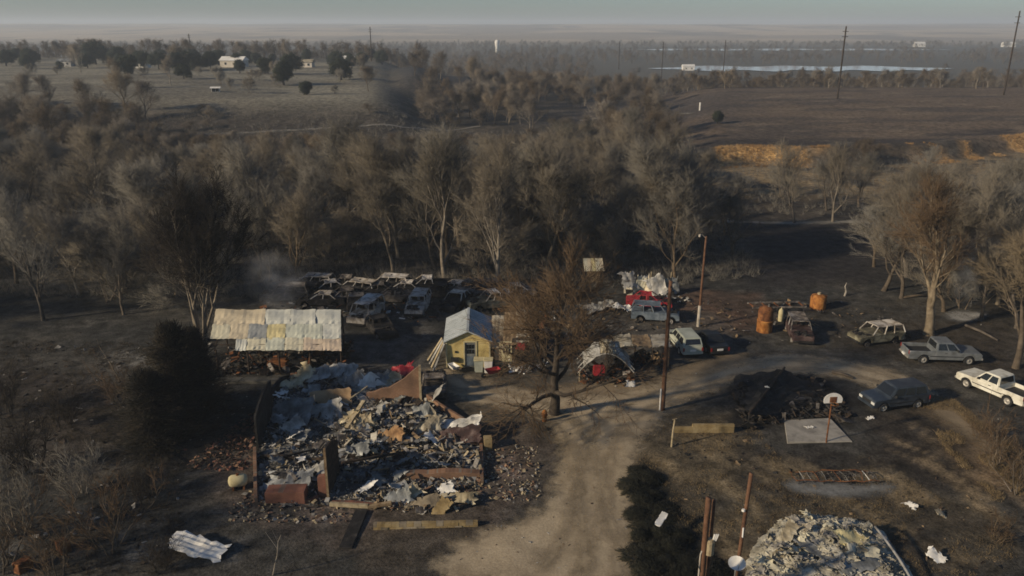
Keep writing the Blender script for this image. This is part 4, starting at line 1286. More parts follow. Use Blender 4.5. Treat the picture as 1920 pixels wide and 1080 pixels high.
# ---- arched carport ruin right of the yard tree
ar = thing('arched_shelter', 'burnt arched shelter with grey sheet roof sagging over junk', 'shelter', (7.2, 56.0, H1(7.2, 56)), R(-3))
for k in range(4):
    y = .2 + k * .9
    MB().tube([(-2.2 + 4.4 * i / 12, y, .2 + 2.05 * math.sin(math.pi * (.06 + .88 * i / 12))) for i in range(13)], .035, 6).build('hoop', M['galv'], ar)
def arch_panel(a0, a1, y0, y1, mat, seed):
    rg = random.Random(seed); top = []; n, m_ = 9, 7
    for i in range(n):
        for j in range(m_):
            a = a0 + (a1 - a0) * i / (n - 1); y = y0 + (y1 - y0) * j / (m_ - 1)
            x = -2.2 + 4.4 * a; z = .26 + 2.05 * math.sin(math.pi * (.06 + .88 * a)) + rg.uniform(-.05, .03)
            top.append((x, y + rg.uniform(-.05, .05), z))
    N = len(top); f = []
    for i in range(n - 1):
        for j in range(m_ - 1):
            a = i * m_ + j; f += [(a, a + m_, a + m_ + 1, a + 1), (N + a, N + a + 1, N + a + m_ + 1, N + a + m_)]
    mb = MB(); mb.add(top + [(x, y, z - .03) for x, y, z in top], f); mb.build('roof_panel', mat, ar)
arch_panel(.1, .38, .05, 3.0, M['galv'], 1); arch_panel(.39, .66, .25, 3.1, M['galvwarm'], 2); arch_panel(.67, .93, .15, 2.9, M['galv'], 3)
for x in (-2.05, 2.05): MB().tube([(x, .1, -.3), (x, .1, .75)], .06, 7).build('post', M['palewood'], ar)
clutter('shelter_clutter', 'burnt junk heaped under the arched shelter', 'debris', 7.2, 56.6, 2.0, 1.3, 260, [M['char'], M['burntmetal'], M['rust'], M['burntdark']], 14, .12, .6, 1.0)
mb = MB(); mb.box((0, 0, .45), (.9, .6, .7)); o = rounded(mb, 'red_cooler', M['redpaint'], None, .06, 2); tag(o, 'red chest standing in the junk under the arched shelter', 'chest'); o.location = (6.6, 55.9, H1(6.6, 55.9) + .55)
sheet_thing('white_scrap', 'white scrap at the right foot of the arched shelter', 'scrap', (8.9, 55.2), .4, .6, (R(60), .2, .3), M['white'], .08, 5, lift=.25)
# flat shed roof behind it
fr = thing('flat_shelter', 'low shelter with long ragged pale roof edge right of the arched shelter', 'shelter', (10.3, 58.6, H1(10.3, 58.6)), R(-1))
for i in range(3):
    o = bent_sheet(2.6, 1.5, .08, .07, 220 + i).build('roof_panel', [M['galvwarm'], M['wood'], M['galvwarm']][i], fr); o.location = (-1.5 + i * 1.46, 1.0, 2.0)
for x in (-2, -.6, .8, 2.1): MB().tube([(x, .1, -.3), (x, .1, 1.9)], .06, 6).build('post', M['charwood'], fr)
MB().beam((-2.2, .02, 1.93), (2.3, .02, 1.9), .08, .12).build('fascia', M['palewood'], fr)
clutter('shelter_clutter', 'dark junk stored under the low shelter', 'debris', 10.3, 59.8, 2.0, 1.2, 160, [M['char'], M['wood'], M['rust']], 15, .15, .7, 1.1)

# ---- wrecks behind: pale lean-to, crumpled siding
lt = thing('small_lean_to', 'small lean-to with pale slatted roof at the wood edge', 'shed', (8.5, 80.0, H1(8.5, 80)), R(2))
for i in range(5):
    o = MB().box((-.8 + i * .41, .4, 2.25), (.395, 1.9, .04), rx=R(28)).build('roof_panel', RP[i % 3], lt)
for x in (-.9, .9):
    for y in (-.3, 1.2): MB().tube([(x, y, -.3), (x, y, 1.75 + .45 * (y > 0))], .06, 6).build('post', M['charwood'], lt)
wallmesh([(-.95, 1.3, -.2), (.95, 1.3, -.2), (.95, 1.3, 2.3), (-.95, 1.3, 2.3)], .08, M['wood'], 'wall', lt)
cs = thing('collapsed_trailer', 'collapsed trailer of crumpled white and cream siding at the wood edge', 'trailer', (13.9, 77.0, H1(13.9, 77)), R(-3))
rg = random.Random(9)
for i in range(9):
    o = bent_sheet(rg.uniform(1.3, 2.2), rg.uniform(1.0, 1.9), .22, .2, 240 + i).build('siding_panel', [M['galv'], M['galvwarm'], RP[0], M['galvblue'], RP[1]][i % 5], cs)
    o.location = (-2.2 + i * .56, rg.uniform(-.4, .6), 1.1 + rg.uniform(-.3, .6)); o.rotation_euler = (R(rg.uniform(55, 100)), rg.uniform(-.4, .4), rg.uniform(-.5, .5))
for x in (-2.1, 0, 2.0): MB().tube([(x, .3, -.3), (x + .1, .2, 2.4)], .05, 6).build('stud', M['palewood'], cs)
MB().box((0, .4, .35), (4.8, 1.6, .3)).build('chassis', M['burntdark'], cs)
clutter('trailer_scraps', 'white scraps scattered right of the collapsed trailer', 'debris', 16.2, 75.2, 1.3, .8, 60, [M['white'], M['galv'], M['char']], 16, .15, .8, .6)
sheet_thing('crumpled_metal_pile', 'crumpled silver sheet lying behind the big yard tree', 'scrap metal', (8.2, 72.2), 1.6, 2.8, (.1, -.1, .2), M['galv'], .3, 17, lift=.5, rip=.25)
sheet_thing('crumpled_metal_pile', 'crumpled pale sheet left of the red car', 'scrap metal', (10.8, 71.6), 1.4, 2.3, (-.1, .1, -.2), M['white'], .3, 18, lift=.5, rip=.25)
clutter('wreck_scraps', 'small burnt scraps strewn among the wrecked cars', 'debris', -10, 72.5, 14, 3.5, 420, [M['burntmetal'], M['char'], M['galv'], M['rust']], 19, .12, .7, .25)
clutter('wreck_scraps', 'small burnt scraps strewn around the red car', 'debris', 10, 70, 8, 6, 220, [M['burntmetal'], M['char'], M['wood']], 20, .12, .6, .2)
clutter('wreck_scraps', 'small burnt scraps strewn behind the rusty tanks', 'debris', 26, 70, 9, 5, 160, [M['burntmetal'], M['char'], M['wood']], 21, .12, .6, .2)

# ---- the burnt house
HP = PP('484,938 560,948 740,950 905,905 905,830 885,800 800,752 790,705 650,695 540,706 500,750 482,830')
def house_h(x, y):
    d = sd1(x, y, HP)
    k = min(1., max(0., (d + .6) / 2.2)); k = k * k * (3 - 2 * k)
    return H1(x, y) + k * (.06 + .5 * max(0, fbm1(x / 2.6, y / 2.6, 111) - .38) + .16 * fbm1(x / .9, y / .9, 112, 3))
def heap(name, label, P, hfun, mat, step=.28, margin=.6):
    xs = [p[0] for p in P]; ys = [p[1] for p in P]
    gx = np.arange(min(xs) - margin, max(xs) + margin, step); gy = np.arange(min(ys) - margin, max(ys) + margin, step)
    X, Y = np.meshgrid(gx, gy); D = poly_sd(X, Y, P)
    mb = MB(); nr, nc = X.shape; idx = {}
    for i in range(nr):
        for j in range(nc):
            if D[i, j] > -margin: idx[(i, j)] = len(mb.v); mb.v.append((X[i, j], Y[i, j], hfun(X[i, j], Y[i, j]) - (.03 if D[i, j] > -margin * .6 else .25)))
    for i in range(nr - 1):
        for j in range(nc - 1):
            q = [(i, j), (i, j + 1), (i + 1, j + 1), (i + 1, j)]
            if all(k in idx for k in q): mb.f.append(tuple(idx[k] for k in q)); mb.m.append(0)
    o = stuff(mb.build(name, mat, None, True)); tag(o, label, 'debris'); return o
M['ashbed'] = mottled('ashbed', [(.018, .018, .018), (.06, .06, .058), (.17, .168, .158), (.33, .32, .295)], .9, .95, .8, 6., stops=[.3, .45, .58, .75])
heap('ash_bed', 'dark ash bed covering the floor of the burnt house', HP, house_h, M['ashbed'])
clutter('house_rubble', 'small charred and pale rubble filling the burnt house', 'debris', -10, 47.5, 8.5, 10, 3800, [M['palewood'], M['ashbed'], M['burntmetal'], M['galvblue'], M['charwood'], M['char'], M['ash'], M['ash'], M['charwood'], M['ash'], M['galv']], 22, .05, .42, .16, poly=HP, hf=house_h)
NP = PP('690,752 800,745 850,830 900,835 900,880 780,880 640,850 640,790')
clutter('pale_rubble', 'pale tan rubble heaped right of the middle of the burnt house', 'debris', -7, 47.5, 5, 5, 700, [M['palewood'], M['ash'], M['charwood'], M['wood'], M['galvwarm'], M['burntmetal'], M['ash']], 23, .08, .7, .35, poly=NP, hf=house_h)
ruin = thing('burnt_house', 'brick wall stubs of the burnt-out house left of the drive', 'house', (0, 0, 0))
def vwall(p0, p1, tops, th, mat, nm='brick_wall', base=-.2):
    """standing wall from p0 to p1 whose top follows tops (heights, evenly spaced)"""
    p0 = Vector(p0); p1 = Vector(p1)
    z = min(H1(p0.x, p0.y), H1(p1.x, p1.y))
    P = [Vector((p0.x, p0.y, z + base)), Vector((p1.x, p1.y, z + base))]
    n = len(tops)
    for k in range(n - 1, -1, -1):
        q = p0.lerp(p1, k / (n - 1)); P.append(Vector((q.x, q.y, z + tops[k])))
    # local frame so the brick courses run level
    d = (p1 - p0); L = math.hypot(d.x, d.y); a = math.atan2(d.y, d.x)
    o = wallmesh([((p - p0).dot(Vector((math.cos(a), math.sin(a), 0))), 0, p.z) for p in [Vector((q.x, q.y, q.z)) for q in P]], th, mat, nm, ruin, Vector((0, 1, 0)))
    o.location = (p0.x, p0.y, 0); o.rotation_euler = (0, 0, a)
    return o
a, b = G(688, 756), G(788, 756)
vwall(a, b, [.8, .9, 1.15, 1.25, 1.6, 1.95, 2.5, 2.95], .22, M['brick'])
MB().beam((b.x + .06, b.y - .08, -.1), (b.x + .06, b.y - .08, 2.95), .16, .16).build('wall_post', M['palewood'], ruin)
a, b = G(498, 944), G(572, 946)
vwall(a, b, [.75, .78, .8, .82], .9, M['brickred'])
a, b = G(598, 936), G(616, 936)
vwall(a, b, [1.45, 1.6], .3, M['brickred'])
p = G(617, 936)
vwall((p.x, p.y, 0), (p.x + .12, p.y + 2.6, 0), [3.2, 3.15, 2.9, 2.4], .14, M['charwood'], 'charred_wall')
MB().beam((p.x - .02, p.y - .07, -.1), (p.x - .02, p.y - .07, 3.25), .13, .1).build('wall_post', M['wood'], ruin)
p = G(486, 842)
vwall((p.x, p.y, 0), (p.x - .5, p.y + 5.2, 0), [2.3, 2.6, 2.7, 2.75, 2.5], .14, M['char'], 'charred_wall')
a, b = G(822, 838), G(922, 838)
vwall(a, b, [.55, .5, .42, .4, .6, .75], .3, M['brick'])
MB().box((b.x - .25, b.y - .12, .35), (.5, .5, .9), R(8)).build('brick_pier', M['blockwall'], ruin)
a, b = G(738, 905), G(900, 900)
vwall(a, b, [.5, .62, .55, .66, .6, .5], .5, M['brick'])
a, b = G(700, 994), G(896, 988)
gw = thing('garden_wall', 'low tan block wall edging the front yard of the burnt house', 'wall', (a.x, a.y, a.z), math.atan2(b.y - a.y, b.x - a.x))
Lg = (b - a).length; rgw = random.Random(8)
for r_ in range(2):
    x = -.2 if r_ else 0.
    while x < Lg - .05:
        x0, x1 = max(0, x), min(Lg, x + .4)
        if x1 - x0 > .06 and not (r_ and rgw.random() < .1):
            MB().box(((x0 + x1) / 2, .12 + rgw.uniform(-.02, .02), .05 + r_ * .205), (x1 - x0 - .012, .24, .198), rgw.gauss(0, .015)).build('block', [M['blockwall'], M['soot_concrete']][rgw.random() < .45], gw)
        x += .4
a, b = G(660, 1030), G(690, 960)
vwall(a, b, [.12, .16, .16], .7, M['burntdark'], 'step_wall')
for (x0, y0, x1, y1, tp, mt) in ((484, 942, 482, 850, [.35, .5, .42, .6, .5], 'brick'), (907, 908, 905, 838, [.45, .3, .42, .35], 'brick'), (622, 950, 740, 952, [.3, .34, .2, .3], 'brickred'), (572, 946, 598, 940, [.3, .25, .4], 'brickred'), (500, 752, 545, 712, [.9, .6, .8, .5], 'char'), (545, 712, 690, 702, [.5, .4, .55, .35, .5], 'brick'), (792, 752, 884, 802, [.8, .5, .4, .35], 'brick'), (640, 868, 760, 858, [.4, .55, .3, .45], 'charwood'), (618, 868, 490, 862, [.5, .3, .45, .4], 'charwood')):
    vwall(G(x0, y0), G(x1, y1), tp, .2, M[mt], 'brick_wall' if mt.startswith('brick') else 'charred_wall')
# brick rubble spilling from the left side
LP = PP('350,878 440,800 485,770 487,850 470,880 400,885')
clutter('brick_rubble', 'loose red-brown bricks spilled left of the burnt house', 'debris', -17.5, 47, 5, 6, 520, [M['brick'], M['brickred'], M['charwood'], M['char']], 24, .12, .26, .25, poly=LP)
clutter('brick_rubble', 'loose pale bricks strewn in front of the burnt house', 'debris', -12.2, 39.5, 3.6, 1.6, 260, [M['brick'], M['ash'], M['char'], M['palewood']], 25, .1, .28, .08)
clutter('brick_rubble', 'pinkish rubble strewn right of the burnt house', 'debris', -.2, 43.2, 1.9, 3.2, 330, [M['brick'], M['ash'], M['char'], M['palewood']], 26, .08, .26, .06)
clutter('front_rubble', 'tan and grey rubble spilling out in front of the low brick wall', 'debris', -4.4, 40.6, 3.4, 1.8, 520, [M['palewood'], M['ash'], M['wood'], M['burntmetal'], M['brick'], M['charwood']], 27, .08, .4, .28, poly=PP('690,930 740,905 905,895 900,940 830,968 700,955'))
# big bent sheets and timbers in the ruin
def hs(label, px, py, w, l, rot, mat, fold=.18, seed=0, up=.35, rip=.12, name='bent_metal_sheet', cat='scrap metal', t=.014):
    q = G(px, py, .5)
    rot = (rot[0] * .8 + 6, -abs(rot[1]) - 6, rot[2])
    o = sheet_thing(name, label, cat, q, w, l, [R(k) for k in rot], mat, fold, seed, t=t, rip=rip)
    o.location.z = house_h(q.x, q.y) + up * .6 + .05
    return o
hs('curled pale sheet arching over the back left corner of the burnt house', 562, 715, 1.3, 2.4, (20, -30, 40), M['galvwarm'], .35, 301, .7, .2)
hs('flat grey sheet behind the curled pale sheet in the burnt house', 598, 706, 1.3, 1.8, (25, 10, 10), M['galv'], .15, 302, .7)
hs('white sheet on top of the back edge of the burnt house', 640, 700, 1.4, 2.6, (30, 0, -5), M['galv'], .18, 303, .8)
hs('grey white sheet hanging beside the white sheet at the back', 668, 712, 1.0, 1.6, (45, 20, 20), M['galv'], .25, 304, .6)
hs('upright pale shard left of the triangular brick wall', 690, 722, .8, 1.3, (70, 30, 10), M['white'], .25, 305, .7, .3)
hs('light grey crumpled sheet touching the triangular brick wall', 712, 712, 1.3, 2.0, (35, 0, 25), M['galvblue'], .3, 306, .6, .2)
hs('cream twisted strip in front of the red cloth', 735, 716, .6, 1.7, (40, 30, 50), M['galvwarm'], .25, 307, .7, .2)
hs('dark red cloth draped behind the top of the brick wall', 755, 700, 1.0, 1.6, (35, 10, 0), M['redpaint'], .25, 308, .8, .15, 'red_cloth', 'cloth')
hs('tan wall board leaning at the back of the burnt house', 620, 748, 1.2, 3.0, (62, 0, 0), M['rustorange'] if False else mottled('tanboard', [(.2, .12, .06), (.4, .27, .15), (.46, .33, .2)], .8, .9), .05, 309, .7, .05, 'wall_board', 'board', .04)
hs('dark square hatch plate beside the tan wall board', 590, 735, .8, .9, (60, 0, 0), M['galvblue'], .04, 310, .8, .03)
hs('broad grey-green sheet sagging across the middle left of the burnt house', 545, 775, 2.2, 3.2, (30, 5, -10), M['galvblue'], .2, 311, .4)
hs('grey sheet with folded edge in the middle of the burnt house', 608, 772, 1.7, 2.6, (35, -5, 5), M['galv'], .18, 312, .4)
hs('tilted white square sheet in the dark left part of the burnt house', 548, 800, 1.0, 1.5, (30, 20, 35), M['galv'], .05, 313, .5)
hs('small pale blue sheet below the tilted white square', 560, 815, .9, 1.4, (25, 10, -15), M['galvblue'], .12, 314, .3)
hs('cream folded sheet next to the leaning timber', 660, 790, 1.2, 1.4, (50, 20, 20), M['galvwarm'], .3, 315, .4, .2)
hs('tan twisted panel in the pale rubble', 680, 800, 1.1, 1.6, (40, -20, 40), M['palewood'], .3, 316, .4, .25)
hs('orange-brown torn panel in the middle of the pale rubble', 735, 818, .9, 1.5, (40, 10, 10), mottled('tornpanel', [(.12, .06, .03), (.32, .19, .09), (.42, .28, .15)], 1.2, .9), .15, 317, .3, .25)
hs('grey-blue slab leaning at the foot of the brick wall', 792, 775, 1.2, 1.3, (65, 10, 10), M['galvblue'], .1, 318, .5)
hs('pale splintered panel right of the middle of the burnt house', 805, 800, 1.2, 2.0, (55, 35, 30), M['galvwarm'], .3, 319, .5, .35)
hs('long silver sheet leaning on the right side behind the brick wall', 808, 745, .9, 2.9, (30, 38, -30), M['galv'], .1, 320, .6)
hs('broad curved silver-blue sheet on the right edge of the burnt house', 862, 800, 1.4, 3.4, (30, 18, -22), M['galv'], .28, 321, .6)
hs('brown scorched sheet under the silver-blue sheet', 858, 818, 1.3, 3.2, (35, 8, -8), M['burntred'], .15, 322, .2)
hs('pale blue sheet with yellow corner in the centre of the burnt house', 668, 845, .9, 1.8, (35, 10, -10), M['galvblue'], .15, 323, .4)
hs('bluish sheet standing at the front of the burnt house', 747, 930, 1.0, 1.4, (60, 15, 15), M['galvblue'], .12, 324, .4)
hs('tan curved sheet next to the bluish front sheet', 768, 922, .8, 1.3, (55, 25, 25), M['galvwarm'], .2, 325, .4)
hs('olive board standing on its corner in the front rubble', 826, 948, .7, 1.4, (70, 50, 20), M['blockwall'], .04, 326, .4, .06)
hs('pale ragged sheet in front of the low brick wall', 862, 926, .8, 1.9, (25, 5, -5), M['galvwarm'], .2, 327, .25, .2)
hs('brown sheet slanting down the front rubble', 795, 940, 1.2, 2.0, (35, 10, 10), M['soot_concrete'], .15, 328, .1)
hs('small white sheet at the front right of the low brick wall', 836, 912, .6, .9, (40, 10, 20), M['white'], .15, 329, .35)
hs('wrinkled grey sheet over ash near the front left brick planter', 540, 900, 1.6, 2.6, (12, 0, 5), M['galvblue'], .22, 330, .12, .2)
hs('grey sheet folded over the front left ash', 600, 880, 1.2, 1.8, (15, 8, 20), M['galv'], .22, 331, .15, .2)
def hb(label, px0, py0, up0, px1, py1, up1, w, h, mat):
    a = G(px0, py0, .5); b = G(px1, py1, .5)
    a.z = house_h(a.x, a.y) + up0; b.z = house_h(b.x, b.y) + up1
    return board_thing('timber', label, 'timber', a, b, w, h, mat)
hb('thick pale timber leaning up in the centre of the burnt house', 650, 800, .2, 684, 775, 1.3, .28, .2, M['palewood'])
hb('pale timber lying across the front left of the burnt house', 618, 938, .25, 690, 942, .25, .2, .22, M['palewood'])
hb('pale timber lying beside the low brick wall at the front', 690, 942, .22, 734, 938, .3, .2, .2, M['wood'])
hb('pale slanting post at the right end of the low brick wall', 905, 888, .1, 894, 845, .35, .16, .16, M['palewood'])
hb('charred rafter lying through the middle ash', 640, 870, .3, 760, 850, .35, .14, .14, M['charwood'])
hb('charred rafter lying across the left ash', 510, 860, .25, 590, 840, .3, .12, .12, M['char'])
hb('tan lath on the back edge of the burnt house', 655, 752, .5, 690, 735, .8, .14, .08, M['palewood'])
rg = random.Random(44)
for k in range(26):
    x = y = 0
    for _ in range(50):
        x, y = rg.uniform(-17, -1), rg.uniform(39, 57)
        if sd1(x, y, HP) > .8: break
    z = house_h(x, y) + .18; a = rg.uniform(0, 3.1); l = rg.uniform(.8, 1.9)
    board_thing('charred_board', 'short charred board lying in the rubble of the burnt house', 'board', (x, y, z), (x + l * math.cos(a), y + l * math.sin(a), z + rg.uniform(-.1, .35)), .12, .06, [M['char'], M['charwood'], M['wood']][k % 3], 'short boards in the burnt house')
for k in range(46):
    for _ in range(50):
        x, y = rg.uniform(-17, -1), rg.uniform(39, 57)
        if sd1(x, y, HP) > .8: break
    o = sheet_thing('metal_scrap', 'small crumpled grey scrap lying in the rubble of the burnt house', 'scrap metal', (x, y), rg.uniform(.4, .8), rg.uniform(.6, 1.2), (rg.uniform(-.5, .6), rg.uniform(-.5, .5), rg.uniform(0, 3)), [M['galv'], M['galvblue'], M['white'], M['burntmetal']][k % 4], .15, 400 + k, 'small scraps in the burnt house', rip=.12)
    o.location.z = house_h(x, y) + .3

# ---- bottom right: collapsed pale building
RP_ = PP('1428,1020 1470,985 1500,970 1600,978 1650,1000 1690,1060 1715,1110 1700,1200 1420,1200 1400,1080')
def heap2(x, y):
    d = sd1(x, y, RP_)
    k = min(1., max(0., (d + .3 + .9 * (fbm1(x / .8, y / .8, 123) - .5)) / 1.6)); k = math.sin(k * math.pi / 2)
    return H1(x, y) + k * (.4 + .9 * (fbm1(x / 1.5, y / 1.5, 121) - .5) + .4 * fbm1(x / .5, y / .5, 122, 3))
M['palepile'] = mottled('palepile', [(.035, .032, .026), (.22, .2, .15), (.43, .4, .315), (.58, .55, .46)], 1.1, .95, .8, 7., stops=[.28, .42, .55, .72])
heap('ash_mound', 'pale mound of collapsed insulation and ash at the bottom right', RP_, heap2, M['palepile'], .16)
clutter('mound_rubble', 'pale flaky rubble covering the mound at the bottom right', 'debris', 16, 33.5, 4.6, 5, 1900, [M['palepile'], M['palepile'], M['palepile'], M['galvwarm'], M['ash']], 31, .04, .25, .03, poly=RP_, hf=heap2, flat=.25)
rgm = random.Random(77)
for k in range(46):
    for _ in range(40):
        x, y = rgm.uniform(12, 21), rgm.uniform(30, 38.5)
        if sd1(x, y, RP_) > .4: break
    o = sheet_thing('torn_sheet', 'torn pale flake of sheeting lying on the mound at the bottom right', 'scrap', (x, y), rgm.uniform(.2, .6), rgm.uniform(.3, 1.2), (rgm.gauss(0, .25), rgm.gauss(0, .25), rgm.uniform(0, 3.1)), [M['palepile'], M['galvwarm'], M['ash'], M['palepile'], RP[0]][k % 5], .18, 700 + k, 'torn sheeting on the pale mound', rip=.15, t=.03)
    o.location.z = heap2(x, y) + .08
def mound_sheet(label, px, py, w, l, rot, mat, fold, seed, up):
    q = G(px, py, 1.1); o = sheet_thing('bent_metal_sheet', label, 'scrap metal', q, w, l, [R(k) for k in rot], mat, fold, seed); o.location.z = heap2(q.x, q.y) + up
mound_sheet('dark bluish sheet running down the middle of the pale mound', 1545, 1030, .7, 3.4, (0, 4, 118), M['galvblue'], .14, 501, .12)
mound_sheet('grey sheet lying across the right of the pale mound', 1615, 1050, .8, 2.2, (8, 4, 15), M['galvblue'], .1, 502, .15)
mound_sheet('yellowish sheet on the upper right of the pale mound', 1600, 1000, 1.0, 1.8, (15, 5, 10), RP[2], .15, 503, .12)
mound_sheet('cream sheet on the right of the pale mound', 1620, 1025, 1.1, 1.6, (10, 8, -10), RP[0], .15, 504, .12)
mound_sheet('pale ridge sheet on the upper left of the pale mound', 1478, 990, .7, 1.7, (5, -25, 45), M['galvwarm'], .15, 505, .2)
mb = MB(); q0 = G(1640, 992, .8); q1 = G(1705, 1085, .5); q2 = G(1735, 1160, .3)
pts = []
for k in range(15):
    t = k / 14; p = q0 * (1 - t) ** 2 + (q1 + Vector((.25, 0, 0))) * 2 * t * (1 - t) + q2 * t * t
    p.z = H1(p.x, p.y) + .95 - .5 * t; pts.append(p)
mb.tube(pts, .07, 6); tag(mb.build('curved_pipe', M['galv'], None, True), 'curved grey pipe edging the right side of the pale mound', 'pipe')

# ---- charred collapsed tent-like roof right of the road
tr = thing('charred_roof', 'collapsed charred black roof beside the basketball slab', 'roof', (0, 0, 0))
a = G(1402, 804) + Vector((0, 0, 1.15)); b = G(1468, 718) + Vector((0, 0, 1.1))
def roofplane(P, seed, nm):
    rg = random.Random(seed); top = []; n = m_ = 10
    for i in range(n):
        for j in range(m_):
            u = i / (n - 1); v = j / (m_ - 1)
            p = Vector(P[0]).lerp(Vector(P[1]), u).lerp(Vector(P[3]).lerp(Vector(P[2]), u), v)
            top.append((p.x + rg.uniform(-.16, .16), p.y + rg.uniform(-.16, .16), p.z + rg.uniform(-.12, .14) - .15 * math.sin(math.pi * u) * math.sin(math.pi * v)))
    N = len(top); f = []
    for i in range(n - 1):
        for j in range(m_ - 1):
            k = i * m_ + j; f += [(k, k + m_, k + m_ + 1, k + 1), (N + k, N + k + 1, N + k + m_ + 1, N + k + m_)]
    mb = MB(); mb.add(top + [(x, y, z - .06) for x, y, z in top], f); return mb.build(nm, M['char'], tr)
gs = G(1468, 783); gb = G(1590, 755); gc = G(1375, 745); gd = G(1370, 705)
roofplane([a, b, Vector((gb.x - .5, gb.y + 1.2, .12 + gb.z)), Vector((gs.x, gs.y, .1 + gs.z))], 1, 'roof_panel')
roofplane([b, a + Vector((.2, .6, -.3)), Vector((gc.x, gc.y, gc.z + .08)), Vector((gd.x + .4, gd.y, gd.z + .08))], 2, 'roof_panel')
MB().tube([a + Vector((-.1, -.2, .05)), a.lerp(b, .5) + Vector((0, 0, .05)), b + Vector((.1, .3, .05))], .08, 6).build('ridge_pole', M['charwood'], tr)
for t in (.0, .5, 1.): 
    p = a.lerp(b, t); MB().tube([(p.x, p.y, -.3), (p.x, p.y, p.z)], .06, 6).build('post', M['char'], tr)
sheet_thing('white_scrap', 'tiny white scrap on the ridge of the charred roof', 'scrap', a.lerp(b, .45), .12, .35, (0, .4, .9), M['white'], .02, 9, lift=1.55)
clutter('charred_pieces', 'black charred pieces strewn around the collapsed roof', 'debris', 19.5, 52.5, 4.2, 4.2, 700, [M['char'], M['charwood'], M['burntdark'], M['burntmetal']], 33, .1, .9, .3, poly=PP('1375,740 1420,690 1500,690 1620,745 1590,790 1480,790 1400,810'))
# ------------------------------------------------------------------ single trees and shrubs of the lot
def spikes(name, pts, mat):
    P0 = np.array([p[0] for p in pts]); P1 = np.array([p[1] for p in pts]); W = np.array([p[2] for p in pts])
    return twig_mesh(name, P0, P1, W, mat)

# big bare yard tree by the drive
T = Tree(901, h=10.5, trunk=.5, limbs=13, spread=.98, up=.16, crown_from=.24, fine=.95, wander=.17, tw=.0135, limb_len=.62, nb=9, ntw=10, lean=.05)
place_tree('yard_tree', 'big spreading bare brown tree in the yard beside the drive', T.meshes('yard', M['barkdark'], M['twigbrown']), G(1040, 775), 1.3, (1.18, 1.04))
# many-stemmed pale tree behind the cedar, with a dark scorched crown
T = Tree(905, h=14.5, trunk=.3, limbs=8, spread=.55, up=.3, crown_from=.3, fine=1.05, stems=8, wander=.12, tw=.015, limb_len=.4)
place_tree('multi_stem_tree', 'tall many-stemmed tree with pale stems and dark crown behind the barn', T.meshes('stems', M['barkpale'], M['twigdark']), G(375, 640), .4, (.95, 1.0))
# forked trees on the right
T = Tree(907, h=13, trunk=.5, limbs=9, spread=.62, up=.3, crown_from=.22, fine=1.0, wander=.14, tw=.015, limb_len=.55)
forked = T.meshes('forked', M['barkpale'], M['twigbrown'])
place_tree('forked_tree', 'thick pale-trunked forked tree behind the silver pickup', forked, G(1742, 628), .8, (1.0, .98))
T = Tree(908, h=10.5, trunk=.42, limbs=9, spread=.8, up=.2, crown_from=.35, fine=1.2, wander=.14, tw=.016, limb_len=.55)
place_tree('forked_tree', 'bare tree with pale tan twigs cut by the right edge', T.meshes('tan', M['bark'], M['twigpale']), G(1905, 690), 2.2, 1.0)
# edge trees with visible pale trunks
edge = [(935, 550, 1.0, 'bare tree with a slim pale trunk behind the tan pickup shell'), (485, 520, .95, 'pale slim trunked tree rising right of the many-stemmed tree'), (1055, 500, 1.0, 'pale forked tree behind the big yard tree'), (835, 525, 1.0, 'dark trunked tree behind the white car shell'), (82, 600, .8, 'small tree with a pale trunk on the far left burnt ground'), (1490, 418, .75, 'first pale-trunked tree on the path beyond the black pasture'), (1562, 416, .7, 'second pale-trunked tree on the path beyond the black pasture'), (1290, 500, .9, 'leaning pale snag tree at the left end of the black pasture'), (1690, 560, .8, 'thin bare tree left of the thick forked tree'), (1830, 560, .85, 'thin bare tree by the smoking ground on the right'), (233, 590, .6, 'thin pale stem tree on the burnt ground left of the cedar')]
for i, (px, py, s, lab) in enumerate(edge):
    place_tree('pale_trunk_tree', lab, KIND[[0, 3, 6][i % 3]], G(px, py), i * 1.7, s)

xt = [(1655, 545, .85), (1700, 520, .95), (1780, 540, .9), (1850, 520, .9), (1900, 560, .85), (1720, 480, .9), (1810, 480, .9), (1880, 470, .95), (1640, 500, .7), (1930, 610, .9), (1770, 585, .7), (1840, 600, .7)]
for i, (px, py, s) in enumerate(xt):
    place_tree('bare_tree', 'bare grey-brown tree in the clump around the thick forked tree', KIND[(i * 5 + 1) % 9], G(px, py), i * 1.4, (s * 1.15, s * .75), 'trees around the thick forked tree')
# scorched cedars
def cedar(seed, h, r):
    rg = random.Random(seed); pts = []; wood = MB()
    wood.tube([(0, 0, -.3), (.05, 0, h * .5), (0, .05, h * .97)], [.2, .12, .02], 7, cap=False)
    a0 = [rg.uniform(0, 6.28) for _ in range(7)]
    for k in range(520):
        t = rg.random() ** .8
        z = h * (.05 + .93 * t); rr = r * (1 - t) ** .75 * rg.uniform(.45, 1.3) * (.75 + .5 * math.sin(t * 17 + a0[k % 7])) + .12
        a = rg.uniform(0, 6.28); c = Vector((rr * math.cos(a), rr * math.sin(a), z - .1 * rr))
        base = Vector((0, 0, z - .25 * rr))
        if k % 3 == 0: wood.tube([base, c], [.03, .01], 3, cap=False)
        for j in range(24):
            q = base.lerp(c, rg.uniform(.3, 1.12)) + Vector((rg.gauss(0, .16), rg.gauss(0, .16), rg.gauss(0, .16)))
            d = rnd_dir(rg, (c - base + Vector((0, 0, .5))), rg.uniform(.1, .7))
            pts.append((q, q + d * rg.uniform(.2, .42), rg.uniform(.02, .035)))
    w = bpy.data.meshes.new('cedar_trunk'); w.from_pydata(wood.v, [], wood.f); w.materials.append(M['barkdark'])
    return w, spikes('cedar_crown', pts, M['cedarburnt'])
c1 = cedar(1, 6.8, 2.3)
